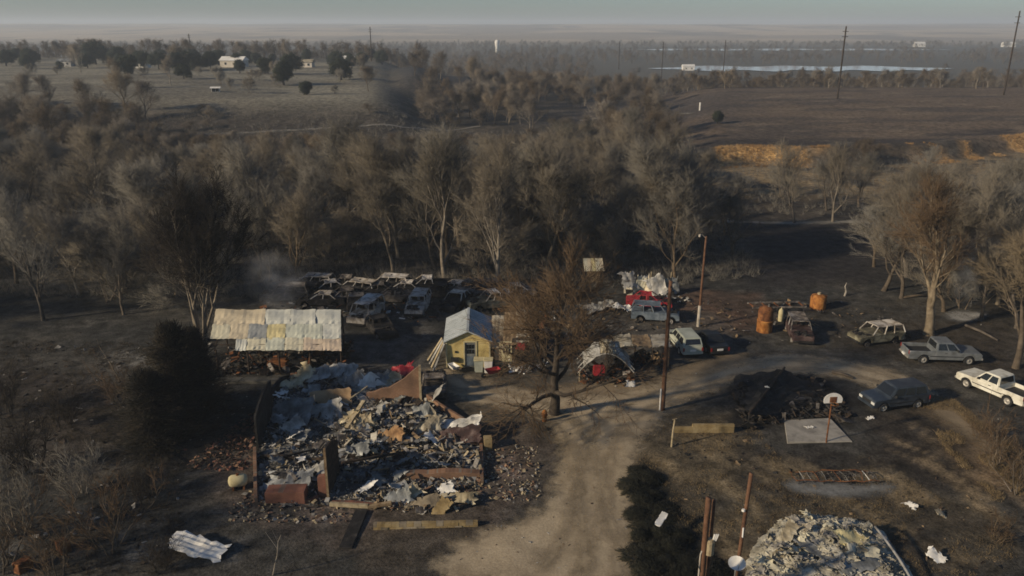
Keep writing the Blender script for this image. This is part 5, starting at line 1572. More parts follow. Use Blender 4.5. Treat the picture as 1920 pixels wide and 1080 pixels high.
place_tree('scorched_cedar', 'dark scorched cedar left of the burnt house, the tallest', c1, G(340, 800), .0, (1.4, 1.1), cat='tree')
place_tree('scorched_cedar', 'dark scorched cedar leaning into the tallest one, nearer the barn', c1, G(375, 765), 2.0, (1.15, .9), cat='tree')
place_tree('scorched_cedar', 'lower scorched cedar at the front left of the tallest one', c1, G(290, 840), 4.0, (1.35, .8), cat='tree')

# leafless shrubs
def shrub(seed, h, stems, mat_w, mat_t, fine=.8, tw=.01, lean=.7):
    rg = random.Random(seed)
    T = Tree.__new__(Tree)
    T.rng = rg; T.wood = MB(); T.tw = []; T.P = dict(up=.3, fine=fine, wander=.16, tw=tw, twig_len=.55, nb=6, ntw=6)
    for k in range(stems):
        a = rg.uniform(0, 6.28); l = rg.uniform(.15, lean)
        pts, rad = T.path(Vector((math.cos(a) * .25, math.sin(a) * .25, -.2)), Vector((math.cos(a) * l, math.sin(a) * l, 1)).normalized(), h * rg.uniform(.6, 1), .035 * h / 3, .008, 6)
        T.wood.tube(pts, rad, 5, cap=False)
        for i in range(7):
            q, dd, rr = T.at(pts, rad, .25 + .74 * i / 7)
            T.branch(q, rnd_dir(rg, dd, rg.uniform(.4, .9)), h * rg.uniform(.18, .32), rr * .6, 2)
    return T.meshes('shrub', mat_w, mat_t)
S1 = shrub(1, 4.2, 6, M['bark'], M['twigbrown']); S2 = shrub(2, 3.4, 8, M['barkdark'], M['twigdark']); S3 = shrub(3, 3.6, 7, M['barkpale'], M['twiggrey']); S4 = shrub(4, 2.6, 6, M['bark'], M['twigbrown'], fine=.45, tw=.01)
sh = [(205, 1030, S1, 1.15, 'tall brown leafless shrub at the lower left, nearest the white sheet'), (40, 1000, S3, 1.2, 'pale-stemmed leafless shrub at the lower left corner'), (60, 880, S2, 1.2, 'dark leafless shrub on the left edge below the open ash'), (150, 930, S3, .9, 'grey leafless shrub behind the tall brown one'), (10, 780, S2, 1.2, 'dark leafless shrub on the left edge beside the open ash'), (225, 760, S1, .9, 'thin brown shrub left of the cedars'), (120, 800, S2, .9, 'low dark shrub in the middle of the left burnt ground'), (270, 940, S2, .8, 'dark shrub between the cedar and the tall brown shrub'), (110, 1075, S1, .9, 'brown shrub cut by the bottom edge at the left'), (300, 1070, S2, .6, 'small dark shrub below the white sheet'), (0, 1070, S1, 1.2, 'brown shrub in the bottom left corner')]
for i, (px, py, m_, s, lab) in enumerate(sh):
    place_tree('leafless_shrub', lab, m_, G(px, py), i * 2.1, s, 'leafless shrubs on the left', 'shrub')
for i, (px, py, m_, s, lab) in enumerate([(1880, 880, S4, 1.5, 'tan leafless shrub by the dirt track at the right edge'), (1915, 930, S1, .9, 'brown leafless shrub at the right edge below the track'), (1840, 820, S4, .8, 'small tan shrub beside the dirt track'), (1860, 1010, S4, .7, 'low tan shrub at the lower right')]):
    place_tree('leafless_shrub', lab, m_, G(px, py), i * 1.3, s, 'leafless shrubs on the right', 'shrub')
# bare burnt sapling and stick
for px, py, l, lean, lab in ((225, 715, 3.6, -.35, 'bare leaning sapling stem on the burnt ground left of the cedars'), (510, 1078, 2.4, .25, 'crooked bare stick rising in front of the burnt house')):
    g = G(px, py); rg = random.Random(int(px))
    t = thing('bare_sapling', lab, 'sapling', g)
    pts = [(lean * l * (k / 6) + rg.uniform(-.06, .06), rg.uniform(-.05, .05), l * k / 6 - .1) for k in range(7)]
    MB().tube(pts, [.05 - .006 * k for k in range(7)], 6).build('stem', M['barkpale'], t)
    for k in (2, 3, 4, 5): MB().tube([pts[k], (pts[k][0] + rg.uniform(-.7, .4), pts[k][1] + rg.uniform(-.4, .4), pts[k][2] + rg.uniform(.4, .9))], [.02, .006], 4).build('twig', M['barkpale'], t)

# dark scorched hedge along the drive
def bush(seed, r, h, n=500):
    rg = random.Random(seed); pts = []; wood = MB()
    for k in range(9):
        a = rg.uniform(0, 6.28); wood.tube([(0, 0, -.1), (r * .4 * math.cos(a), r * .4 * math.sin(a), h * .7)], [.03, .012], 4, cap=False)
    for k in range(n):
        a = rg.uniform(0, 6.28); e = rg.uniform(.0, 1.45); rr = rg.uniform(.35, 1.0) ** .5
        c = Vector((r * rr * math.cos(a) * math.cos(e), r * rr * math.sin(a) * math.cos(e), .05 + h * rr * math.sin(e)))
        for j in range(9):
            q = c + Vector((rg.gauss(0, .07), rg.gauss(0, .07), rg.gauss(0, .06)))
            pts.append((q, q + rnd_dir(rg, c + Vector((0, 0, .3)), rg.uniform(.1, 1.)) * rg.uniform(.12, .3), rg.uniform(.014, .03)))
    w = bpy.data.meshes.new('bush_stems'); w.from_pydata(wood.v, [], wood.f); w.materials.append(M['barkdark'])
    return w, spikes('bush_leaves', pts, M['hedge'])
M['hedge'] = mottled('hedge', [(.008, .009, .007), (.02, .021, .015), (.045, .04, .026)], 1.5, .95)
BU = [bush(1, .9, .42, 260), bush(2, 1.2, .35, 300), bush(3, .6, .6, 200)]
hp = [(1195, 885), (1190, 915), (1205, 940), (1195, 965), (1215, 985), (1200, 1010), (1230, 1030), (1205, 1045), (1250, 1055), (1220, 1075), (1265, 1080), (1195, 900), (1285, 1050), (1290, 1085), (1240, 1005), (1300, 1075), (1320, 1060), (1260, 1030), (1275, 1010), (1235, 960), (1225, 930), (1215, 900), (1340, 1085), (1320, 1090)]
for i, (px, py) in enumerate(hp):
    t = place_tree('scorched_bush', 'low black scorched bush in the row along the right side of the drive', BU[i % 3], G(px, py), i * 1.9, (.8 + .3 * ((i * 7) % 5) / 4, .4 + .3 * ((i * 3) % 4) / 3), 'scorched bushes along the drive', 'bush', .05)
# rough low growth that nobody could count: grass tufts, sticks, ash lumps
def tufts(name, label, n, fpos, mat, h0, h1, w, seed, blades=7, cat='grass'):
    rg = random.Random(seed); pts = []
    for _ in range(n):
        p = fpos(rg)
        if p is None: continue
        z = H1(p[0], p[1]); s = rg.uniform(.7, 1.3)
        for b in range(blades):
            a = rg.uniform(0, 6.28); r = rg.uniform(0, .25)
            q = Vector((p[0] + r * math.cos(a), p[1] + r * math.sin(a), z - .03))
            pts.append((q, q + Vector((rg.gauss(0, .5), rg.gauss(0, .5), 1)).normalized() * rg.uniform(h0, h1) * s, w))
    me = spikes(name, pts, mat); o = stuff(link(name, me)); tag(o, label, cat); return o
def inpoly(P):
    xs = [p[0] for p in P]; ys = [p[1] for p in P]
    def f(rg):
        for _ in range(30):
            x, y = rg.uniform(min(xs), max(xs)), rg.uniform(min(ys), max(ys))
            if sd1(x, y, P) > 0 and vn1(x / 1.7, y / 1.7, 5) > .35: return x, y
        return None
    return f
M['drygrass'] = mottled('drygrass', [(.1, .07, .035), (.2, .145, .075), (.28, .21, .12)], .4, .95)
M['singed'] = mottled('singed', [(.02, .017, .012), (.05, .04, .027), (.09, .07, .045)], .4, .95)
tufts('dry_grass', 'thin dry brown grass on the lot right of the drive', 2200, inpoly(PP('1190,830 1250,775 1420,800 1480,880 1700,900 1900,1000 1900,1079 1300,1079 1200,900')), M['drygrass'], .06, .2, .012, 61)
tufts('dry_grass', 'dry tan grass along the dirt track on the right', 1500, inpoly(PP('1700,735 1790,750 1915,850 1915,1000 1850,920 1780,850')), M['drygrass'], .1, .3, .013, 62)
tufts('singed_grass', 'singed dark stubble on the burnt ground at the left', 3800, inpoly(PP('0,640 400,640 480,720 470,820 340,900 340,1079 0,1079')), M['singed'], .1, .35, .014, 63)
tufts('singed_grass', 'singed dark stubble on the ground between cars and tanks', 1800, inpoly(PP('1330,560 1900,560 1900,700 1700,690 1500,650 1380,650')), M['singed'], .08, .25, .014, 64)
def bank(rg):
    for _ in range(40):
        x = rg.uniform(40, 125); y = rg.uniform(148, 192)
        w = y + 5 + 1.6 * math.sin(x / 13.) + math.sin(x / 4.3) - max(x - 72, 0) * .5
        if 157 < w < 167.5 and x / y > .2 and fbm1(x / 7, y / 30, 61) > .36 and fbm1(x / 9, y / 30, 62) > .42: return x, y
    return None
M['orangegrass'] = mottled('orangegrass', [(.16, .09, .035), (.31, .185, .075), (.42, .28, .13)], .2, .95)
tufts('orange_grass', 'orange dry grass along the cut bank beyond the pasture', 2200, bank, M['orangegrass'], .2, .5, .04, 65, 6)
def under(rg):
    for _ in range(40):
        y = 76 + 130 * rg.random() ** 1.3; x = rg.uniform(-.7, .7) * y
        if sd1(x, y, site) < -1 and not (x / y > .19 and y > 160): return x, y
    return None
tufts('underbrush', 'grey leafless underbrush filling the floor of the woods', 9000, under, M['twiggrey'], .5, 1.7, .02, 66, 9, 'brush')
rgs = random.Random(70)
def ash_flecks(name, label, n, seed, P, mats, smin, smax):
    return clutter(name, label, 'debris', sum(p[0] for p in P) / len(P), sum(p[1] for p in P) / len(P), max(abs(p[0] - P[0][0]) for p in P), max(abs(p[1] - P[0][1]) for p in P), n, mats, seed, smin, smax, .03, poly=P, flat=.25)
ash_flecks('ash_flecks', 'pale ash flecks and sticks on the burnt ground at the left', 600, 71, PP('5,640 400,640 480,720 470,820 340,900 340,1075 5,1075'), [M['ash'], M['char'], M['charwood'], M['charwood']], .08, .45)
ash_flecks('ash_flecks', 'pale flecks and sticks on the lot at the right', 200, 72, PP('1250,780 1480,850 1700,860 1900,940 1900,1070 1300,1070'), [M['char'], M['wood'], M['charwood'], M['charwood']], .06, .3)
ash_flecks('ash_flecks', 'small stones and scraps along the dirt road', 500, 73, PP('860,1010 1030,950 1062,820 1000,775 860,745 990,735 1250,715 1420,668 1600,676 1745,730 1600,712 1440,698 1255,765 1185,850 1185,1070 860,1070'), [M['concrete'], M['charwood'], M['wood'], M['ash']], .04, .16)
# ------------------------------------------------------------------ poles, hoop, small things
def pole(name, label, g, h, r0, r1, mat, lean=0., sub=.5):
    t = thing(name, label, 'pole', g)
    n = 8
    MB().tube([(lean * h * k / n, 0, -sub + (h + sub) * k / n) for k in range(n + 1)], [r0 + (r1 - r0) * k / n for k in range(n + 1)], 10).build('shaft', mat, t, True)
    return t
g = G(1242, 769)
t = pole('utility_pole', 'tall brown utility pole beside the drive, right of the yard tree', g, 9.6, .17, .12, M['pole'])
MB().tube([(-.2, -.08, -.2), (-.2, -.08, 1.7)], .06, 7).build('conduit', M['white'], t)
MB().beam((-.0, -.14, 9.2), (.0, .3, 9.2), .08, .1).build('bracket', M['darkmetal'], t)
MB().tube([(0, 0, 9.55), (0, 0, 9.8)], .05, 7).build('insulator', M['darkmetal'], t)
g = G(1309, 612)
t = pole('lamp_pole', 'slim pale lamp pole rising against the woods', g, 8.4, .13, .09, M['pole'], .012)
MB().tube([(-.005, 0, -.3), (.02, 0, 2.0)], [.155, .15], 9).build('painted_base', M['paintpole'], t)
MB().tube([(.1, 0, 8.2), (-.25, -.1, 8.55), (-.5, -.15, 8.55)], .03, 6).build('lamp_arm', M['paintpole'], t)
MB().tube([(-.42, -.15, 8.58), (-.5, -.15, 8.56), (-.5, -.15, 8.42), (-.5, -.15, 8.36)], [.06, .1, .12, .08], 8).build('lamp_head', M['paintpole'], t)
# foreground service poles
t = pole('service_pole', 'brown service pole with a white meter can at the bottom edge', (8.45, 30.0, H1(8.45, 30)), 6.6, .14, .12, M['pole'])
MB().tube([(.24, .02, 3.75), (.24, .02, 4.4), (.24, .02, 4.5)], [.2, .2, .15], 12).build('meter_can', M['palewood'], t)
for k in range(3): MB().tube([(.35 + .06 * k, 0, 4.42), (.42 + .08 * k, .02, 4.75)], .035, 6).build('insulator', M['white'], t)
MB().tube([(-.16, -.06, 0), (-.16, -.06, 3.8), (-.1, -.06, 3.95)], .035, 6).build('conduit', M['paintpole'], t)
MB().tube([(.3, 0, 3.7), (.42, -.1, 3.2), (.1, -.15, 3.0)], .015, 5).build('cable', M['black'], t)
MB().tube([(-.15, -.05, 3.9), (-.35, -.1, 3.5), (-.1, -.12, 2.9)], .015, 5).build('cable', M['black'], t)
pole('service_pole', 'slightly shorter brown pole standing right behind the meter pole', (8.78, 30.3, H1(8.78, 30.3)), 6.3, .09, .08, M['pole'])
t = pole('service_pole', 'thin brown leaning pole above the white dish', (10.95, 33.0, H1(10.95, 33)), 6.0, .09, .1, M['pole'], .04)
MB().tube([(.1, -.14, 2.6), (.1, -.12, 3.1)], .04, 7).build('insulator', M['white'], t)
MB().tube([(.02, -.1, 4.02), (.02, -.1, 4.12)], [.09, .08], 7).build('clamp', M['white'], t)
dsh = thing('satellite_dish', 'white satellite dish at the bottom edge between the poles', 'dish', (10.35, 31.2, H1(10.35, 31.2)))
MB().tube([(0, .1, -.3), (0, .1, 2.2)], .035, 8).build('mast', M['galv'], dsh)
mb = MB(); vs = [(0, 0, 0)]; n = 20; fs = []
for rr, dz in ((.16, .015), (.3, .06), (.4, .11)):
    for k in range(n): vs.append((rr * math.cos(2 * math.pi * k / n), rr * .86 * math.sin(2 * math.pi * k / n), dz))
for k in range(n):
    fs.append((0, 1 + k, 1 + (k + 1) % n))
    for q in (0, 1): fs.append((1 + q * n + k, 1 + (q + 1) * n + k, 1 + (q + 1) * n + (k + 1) % n, 1 + q * n + (k + 1) % n))
mb.add(vs, fs); N = len(mb.v); mb.add([(x, y, z - .015) for x, y, z in vs], [tuple(reversed(f)) for f in fs])
o = mb.build('reflector', M['white'], dsh, True); o.location = (0, 0, 2.3); o.rotation_euler = (R(35), 0, R(-10))
MB().tube([(0, -.25, 2.2), (0, -.45, 2.65)], .018, 6).build('feed_arm', M['galv'], dsh)
# far transmission poles
for px, py, ptop, lab in ((1882, 178, 36, 'tallest far power pole near the right edge'), (1570, 186, 62, 'far power pole standing at the edge of the brown field'), (1355, 150, 82, 'far power pole in front of the middle of the river'), (1240, 150, 85, 'far power pole at the left end of the river'), (1160, 130, 82, 'far power pole left of the river'), (697, 115, 57, 'far power pole above the left bench buildings'), (359, 110, 68, 'far power pole among the left bench junipers')):
    g = G(px, py); dep = math.hypot(g.y, CAM_H)
    h = (py - ptop) * dep / FPX * 1.02
    t = pole('power_pole', lab, g, h, .28 * max(1, g.y / 420), .2 * max(1, g.y / 420), M['charwood'], .008 if px == 1882 else 0.)
    for k in range(2): MB().beam((-.9, 0, h * (.93 - .07 * k)), (.9, 0, h * (.93 - .07 * k)), .14, .16).build('crossarm', M['charwood'], t)

# basketball hoop on its slab
SP = [G(1470, 789), G(1556, 787), G(1598, 829), G(1476, 832)]
mb = MB(); z = max(p.z for p in SP) + .06
mb.add([(p.x, p.y, z) for p in SP] + [(p.x, p.y, z - .35) for p in SP], [(0, 3, 2, 1), (4, 5, 6, 7), (0, 1, 5, 4), (1, 2, 6, 5), (2, 3, 7, 6), (3, 0, 4, 7)])
o = rounded(mb, 'concrete_slab', M['concrete'], None, .02, 1, False); tag(o, 'pale concrete slab under the basketball hoop', 'slab')
g = G(1549, 830); hz = z
hoop = thing('basketball_hoop', 'basketball hoop with white fan-shaped backboard on a thin pole', 'basketball hoop', (g.x, g.y, hz - .05), R(4))
MB().tube([(0, 0, -.1), (0, 0, 2.85), (0, -.04, 3.0)], .05, 9).build('pole', M['rust'], hoop)
P = []
for k in range(17):
    a = math.pi * (-.12 + 1.24 * k / 16); P.append((-.62 * math.cos(a) * 1.0, .62 * math.sin(a) * .82 + .32))
P = [(x, max(zz, .05)) for x, zz in P]
n = len(P)
mb = MB(); mb.add([(x, -.16, 2.75 + zz) for x, zz in P] + [(x, -.12, 2.75 + zz) for x, zz in P], [tuple(range(n)), tuple(range(2 * n - 1, n - 1, -1))] + [(i, (i + 1) % n, (i + 1) % n + n, i + n) for i in range(n)])
bb = mb.build('backboard', M['white'], hoop)
MB().box((0, -.17, 3.12), (.46, .014, .4)).build('target_square', M['rust'], bb)
MB().tube([(.23 * math.cos(2 * math.pi * k / 18), -.42 + .23 * math.sin(2 * math.pi * k / 18), 2.92) for k in range(19)], .012, 5, cap=False).build('rim', M['rustorange'], hoop)
MB().tube([(0, .0, 2.7), (0, -.13, 2.9)], .03, 6).build('bracket', M['darkmetal'], hoop)

# low block wall and post right of the drive
a, b = G(1264, 812), G(1376, 812)
bw = thing('block_wall', 'low tan block wall right of the drive', 'wall', (a.x, a.y, 0), math.atan2(b.y - a.y, b.x - a.x))
Lw = (b - a).length
for r_ in range(3):
    k = 0; x = -.2 if r_ % 2 else 0
    while x < Lw - .05:
        x0, x1 = max(0, x), min(Lw, x + .4)
        if x1 - x0 > .05 and not (r_ == 2 and k in (0, 1, 2)):
            MB().box(((x0 + x1) / 2, .1, a.z + .1 + r_ * .205), (x1 - x0 - .012, .2, .195)).build('block', M['blockwall'], bw)
        x += .4; k += 1
g = G(1259, 838)
t = thing('wooden_post', 'pale weathered post at the left end of the block wall', 'post', g)
MB().tube([(0, 0, -.3), (.04, .05, 1.0), (.12, .1, 1.95)], [.07, .065, .05], 7).build('shaft', M['palewood'], t)
MB().tube([(-.05, .1, 1.9), (.25, .1, 1.98)], .03, 6).build('crosspiece', M['palewood'], t)

# burnt bed-spring frame on an ash patch
fm = thing('burnt_bed', 'long burnt bed-spring frame lying on a grey ash patch', 'bed', (19.3, 42.2, H1(19.3, 42.2)), R(1))
rg = random.Random(5)
for y in (-.55, .55): MB().tube([(-2.5 + .5 * k, y + rg.uniform(-.06, .06), .28 + rg.uniform(-.08, .08)) for k in range(11)], .03, 6).build('side_rail', M['rust'], fm)
for k in range(12):
    x = -2.4 + .43 * k
    MB().tube([(x, -.55, .28), (x + rg.uniform(-.2, .2), 0, .38 + rg.uniform(-.1, .18)), (x + rg.uniform(-.1, .1), .55, .28)], .02, 5).build('crossbar', [M['rust'], M['galv'], M['burntmetal']][k % 3], fm)
for x in (-2.3, -.8, .8, 2.3):
    for y in (-.5, .5): MB().tube([(x, y, -.1), (x, y, .3)], .03, 6).build('leg', M['burntdark'], fm)
mb = MB()
for k in range(90):
    x, y = rg.uniform(-2.4, 2.4), rg.uniform(-.5, .5); r = .07
    mb.tube([(x + r * math.cos(i * 1.26), y + r * math.sin(i * 1.26), .12 + i * .02) for i in range(11)], .006, 3, cap=False)
stuff(mb.build('springs', M['burntmetal'], fm))
ground_sheet('ash_patch', smoothpoly(PP('1470,905 1520,900 1600,912 1680,905 1670,925 1580,932 1490,925')), sheet_material('ashpatch', [(.08, .08, .076), (.17, .17, .16), (.26, .255, .24)], .9, .3, .5), step=.25, lift=.03, margin=1.0)

# rusty tanks
g = G(1437, 626); g.y += .7
t = thing('rusty_tank', 'upright rusty tank with bright orange base beside the dark red wreck', 'tank', g)
def lathe_z(pr, n=20):
    mb = MB(); m_ = len(pr); vs = []; fs = []
    for k in range(n):
        a = 2 * math.pi * k / n
        for r, z in pr: vs.append((r * math.cos(a), r * math.sin(a), z))
    for k in range(n):
        for j in range(m_ - 1): fs.append((k * m_ + j, ((k + 1) % n) * m_ + j, ((k + 1) % n) * m_ + j + 1, k * m_ + j + 1))
    mb.add(vs, fs); return mb
lathe_z([(.001, -.1), (.66, -.1), (.68, 0), (.68, 1.0), (.7, 1.02), (.7, 1.08), (.66, 1.1)]).build('lower_shell', M['rustorange'], t, True)
lathe_z([(.65, 1.08), (.65, 2.0), (.58, 2.2), (.35, 2.32), (.001, 2.35)]).build('upper_shell', M['rust'], t, True)
MB().tube([(.2, -.1, 2.3), (.2, -.1, 2.55)], .1, 9).build('filler_neck', M['burntmetal'], t)
g = G(1537, 582); g.y += .6
t = thing('rusty_tank', 'orange upright tank with a small cap standing farther back', 'tank', g)
lathe_z([(.001, -.1), (.72, -.1), (.74, .05), (.74, 1.15), (.66, 1.32), (.3, 1.42), (.001, 1.44)]).build('shell', M['rustorange'], t, True)
MB().tube([(0, 0, 1.4), (0, 0, 1.62)], .17, 10).build('cap', M['palewood'], t)
for s in (-1, 1): MB().box((s * .66, -.1, 1.2), (.12, .2, .3)).build('lug', M['rust'], t)
g = G(1463, 602)
t = thing('pale_cylinder', 'narrow pale yellow cylinder right of the rusty tank', 'cylinder', g)
lathe_z([(.001, 0), (.22, 0), (.23, .05), (.23, .95), (.15, 1.15), (.06, 1.2), (.05, 1.32), (.001, 1.33)], 14).build('shell', M['yellowtrim'], t, True)
MB().tube([(-.1, 0, 1.3), (.1, 0, 1.3)], .03, 6).build('valve', M['rust'], t)
t = thing('trailer_frame', 'long low burnt trailer frame behind the rusty tank', 'trailer', (25.2, 72.2, H1(25.2, 72.2)), R(4))
for y in (-.7, .7): MB().beam((-2.6, y, .6), (2.6, y, .6), .1, .16).build('side_rail', M['burntmetal'], t)
for x in (-2.4, -1.2, 0, 1.2, 2.4): MB().beam((x, -.7, .58), (x, .7, .58), .08, .1).build('crossbar', M['rust'], t)
for s in (-1, 1): 
    o = MB().tube([(0, s * .85, .34), (0, s * 1.0, .34)], .34, 14).build('wheel', M['burntdark'], t)
# propane tank by the house
g = G(448, 916)
t = thing('propane_tank', 'small yellowish propane tank left of the burnt house', 'tank', g, R(15))
mb = MB(); mb.tube([(-.55, 0, .55), (-.5, 0, .55), (-.36, 0, .55), (.36, 0, .55), (.5, 0, .55), (.55, 0, .55)], [.08, .26, .36, .36, .26, .08], 16); mb.build('shell', M['yellowtrim'], t, True)
for s in (-1, 1): MB().box((s * .3, 0, .12), (.1, .5, .35)).build('foot', M['rust'], t)
MB().tube([(0, 0, .88), (0, 0, 1.0)], .09, 10).build('valve_dome', M['rust'], t)
# loose sheets and scraps on the ground
o = sheet_thing('bent_metal_sheet', 'long white crumpled metal sheet lying alone at the lower left', 'scrap metal', G(372, 1032), 1.15, 3.1, (R(14), R(4), R(-17)), M['white'], .2, 601, lift=.3, rib=.05, rip=.12)
sheet_thing('white_plank', 'short white plank lying in the scorched bushes by the drive', 'plank', G(1238, 1003), .35, 1.1, (R(10), R(-8), R(58)), M['white'], .03, 602, lift=1.0, t=.05, rip=.03)
sheet_thing('white_scrap', 'small pale scrap right of the ash patch', 'scrap', G(1708, 950), .3, .6, (R(20), 0, R(-60)), M['white'], .06, 603, lift=.12)
sheet_thing('white_scrap', 'small curled pale scrap farther right of the ash patch', 'scrap', G(1764, 967), .45, .6, (R(10), R(20), 0), M['galvwarm'], .12, 604, lift=.15)
sheet_thing('white_scrap', 'folded white scrap right of the pale mound', 'scrap', G(1755, 1050), .6, .9, (R(25), R(10), R(-40)), M['white'], .15, 605, lift=.2)
sheet_thing('white_scrap', 'tiny white scrap in front of the dark blue car', 'scrap', G(1632, 785), .25, .5, (R(10), 0, R(10)), M['white'], .05, 606, lift=.08)
sheet_thing('white_scrap', 'tiny pale scrap on the concrete slab', 'scrap', G(1518, 805), .2, .35, (0, 0, R(10)), M['white'], .03, 607, lift=.16)
for px, py, lab in ((120, 1032, 'small rusty box at the lower left corner, the upper one'), (45, 1068, 'small rusty box at the lower left corner, the lower one')):
    g = G(px, py); mb = MB(); mb.box((0, 0, .3), (.75, .5, .6)); o = rounded(mb, 'rusty_box', M['rust'], None, .03, 1, False); tag(o, lab, 'box'); o.location = (g.x, g.y, g.z - .04); o.rotation_euler = (0, 0, R(20 + px))
t = thing('standpipe', 'rusty orange stub standing at the foot of the yard tree', 'standpipe', G(1021, 790))
lathe_z([(.001, 0), (.16, 0), (.16, .6), (.2, .62), (.2, .7), (.1, .85), (.001, .88)], 12).build('barrel', M['rustorange'], t, True)
MB().tube([(-.22, 0, .5), (.22, 0, .5)], .06, 8).build('nozzle', M['rust'], t)
g = G(1583, 555)
t = thing('pale_snag', 'short white crooked snag in front of the dark woods', 'stump', g)
MB().tube([(0, 0, -.2), (.12, 0, .5), (-.05, 0, 1.0), (.05, 0, 1.4)], [.1, .08, .06, .02], 6).build('stem', M['paintpole'], t)
# fallen logs on the right
for k, (x0, y0, x1, y1, lab) in enumerate(((1810, 612, 1870, 640, 'fallen log right of the thick forked tree'), (1560, 700, 1600, 712, 'short burnt log at the outer edge of the dirt bend'), (1690, 560, 1750, 556, 'pale fallen branch at the wood edge left of the forked tree'))):
    a, b = G(x0, y0), G(x1, y1); mb = MB(); c = (a + b) / 2
    mb.tube([a + Vector((0, 0, .12)), c + Vector((0, .1, .2)), b + Vector((0, 0, .12))], [.13, .12, .08], 7); tag(mb.build('fallen_log', M['bark'], None, True), lab, 'log')
ground_sheet('ash_spot', smoothpoly(PP('1770,590 1800,583 1850,588 1840,600 1790,604')), sheet_material('ashspot', [(.12, .12, .115), (.26, .255, .24), (.36, .35, .33)], .9, .4, .6), step=.25, lift=.04, margin=1.0)

# ------------------------------------------------------------------ left bench: houses and junipers
def juniper(seed, h=6., r=3.2, n=700):
    rg = random.Random(seed); pts = []; wood = MB()
    wood.tube([(0, 0, -.3), (0, 0, h * .6)], [.3, .1], 7, cap=False)
    lob = [(rg.uniform(-.45, .45) * r, rg.uniform(-.45, .45) * r, rg.uniform(.3, .75) * h, rg.uniform(.4, .65) * r) for _ in range(9)]
    for k in range(n):
        lx, ly, lz, lr = rg.choice(lob)
        d = rnd_dir(rg, (0, 0, 1), rg.uniform(0, 2.6)) * lr * rg.uniform(.55, 1.05)
        c = Vector((lx, ly, lz)) + d; c.z = max(c.z, .4)
        for j in range(7):
            q = c + Vector((rg.gauss(0, .2), rg.gauss(0, .2), rg.gauss(0, .2)))
            pts.append((q, q + rnd_dir(rg, d, rg.uniform(.1, .9)) * rg.uniform(.3, .7), rg.uniform(.06, .1)))
    w = bpy.data.meshes.new('juniper_trunk'); w.from_pydata(wood.v, [], wood.f); w.materials.append(M['barkdark'])
    return w, spikes('juniper_crown', pts, M['juniper'])
JU = [juniper(k, 5 + k * .5, 2.6 + .3 * k) for k in range(3)]
jl = [(12, 124, 1.0, 'far left edge'), (60, 123, 1.0, 'second from the left edge'), (180, 121, 1.35, 'largest, third from the left edge'), (226, 122, 1.15, 'just right of the largest'), (240, 141, .95, 'low and nearer, right of the largest'), (298, 130, .9, 'left of the dense clump'), (330, 134, 1.0, 'in the dense clump, left'), (352, 132, 1.0, 'in the dense clump, right'), (375, 133, .8, 'right end of the dense clump'), (395, 130, 1.0, 'just left of the long house'), (410, 122, .9, 'behind the left end of the long house'), (345, 148, .6, 'small, in front of the dense clump'), (450, 137, .7, 'in front of the long house'), (497, 138, .8, 'right of the long house'), (546, 140, 1.0, 'upper of the pair right of the house'), (532, 160, 1.05, 'lower of the pair right of the house'), (575, 178, .5, 'small, lowest on the bench'), (640, 150, .9, 'at the right end of the bench'), (660, 128, .8, 'beside the right-hand white house'), (480, 120, .7, 'behind the long house'), (625, 122, .7, 'left of the right-hand white house')]
for i, (px, py, s, lab) in enumerate(jl):
    place_tree('juniper', 'dark round juniper on the pale bench, ' + lab, JU[i % 3], G(px, py), i * 1.1, s * 1.35, 'junipers on the left bench')
rgj = random.Random(15)
for i in range(34):
    px, py = rgj.uniform(0, 720), rgj.uniform(112, 130)
    place_tree('juniper', 'dark juniper in the thin belt along the back of the pale bench', JU[i % 3], G(px, py), i * .7, rgj.uniform(.6, 1.25), 'junipers along the back of the bench')
for i in range(16):
    px, py = rgj.uniform(20, 700), rgj.uniform(135, 182)
    place_tree('bench_bush', 'small bare bush dotted on the pale bench pasture', KIND[9 + i % 3], G(px, py), i * .7, rgj.uniform(.3, .55), 'bare bushes on the bench', 'bush')
def farhouse(name, label, px, py, w, d, h, wall, roof, rz=0.):
    g = G(px, py); t = thing(name, label, 'house', g, rz)
    MB().box((0, 0, h / 2 - .2), (w, d, h + .4)).build('wall', wall, t)
    mb = MB(); e = .4; rh = d * .28
    mb.add([(-w / 2 - e, -d / 2 - e, h + .02), (w / 2 + e, -d / 2 - e, h + .02), (w / 2 + e, d / 2 + e, h + .02), (-w / 2 - e, d / 2 + e, h + .02), (-w / 2 - e, 0, h + rh), (w / 2 + e, 0, h + rh)], [(0, 1, 5, 4), (2, 3, 4, 5), (0, 4, 3), (1, 2, 5), (3, 2, 1, 0)])
    mb.build('roof', roof, t)
    for k in range(max(2, int(w / 3.5))):
        x = -w / 2 + w * (k + .5) / max(2, int(w / 3.5))
        f = MB().box((x, -d / 2 - .03, h * .55), (1.1, .1, 1.2)).build('window', M['white'], t)
        MB().box((x, -d / 2 - .09, h * .55), (.9, .04, 1.0)).build('pane', M['glass'], f)
    return t
HC = mottled('housecream', [(.4, .36, .3), (.5, .46, .39), (.55, .5, .43)], .3, .8)
farhouse('bench_house', 'long pale house with white roof among the bench junipers', 440, 125, 10, 6, 2.6, HC, M['white'], R(-8))
farhouse('bench_house', 'small white house at the right end of the bench', 652, 120, 6, 5, 2.4, M['white'], M['white'], R(5))
farhouse('bench_house', 'low grey-white building left of the dense juniper clump', 265, 127, 7, 4, 2.0, M['white'], M['galv'], R(3))
farhouse('bench_house', 'small grey shed at the left of the bench', 125, 124, 6, 4, 2.2, M['galv'], M['galvblue'], 0)
farhouse('bench_house', 'cream cottage between the two white houses', 575, 126, 6, 4, 2.2, HC, M['galvwarm'], R(-4))
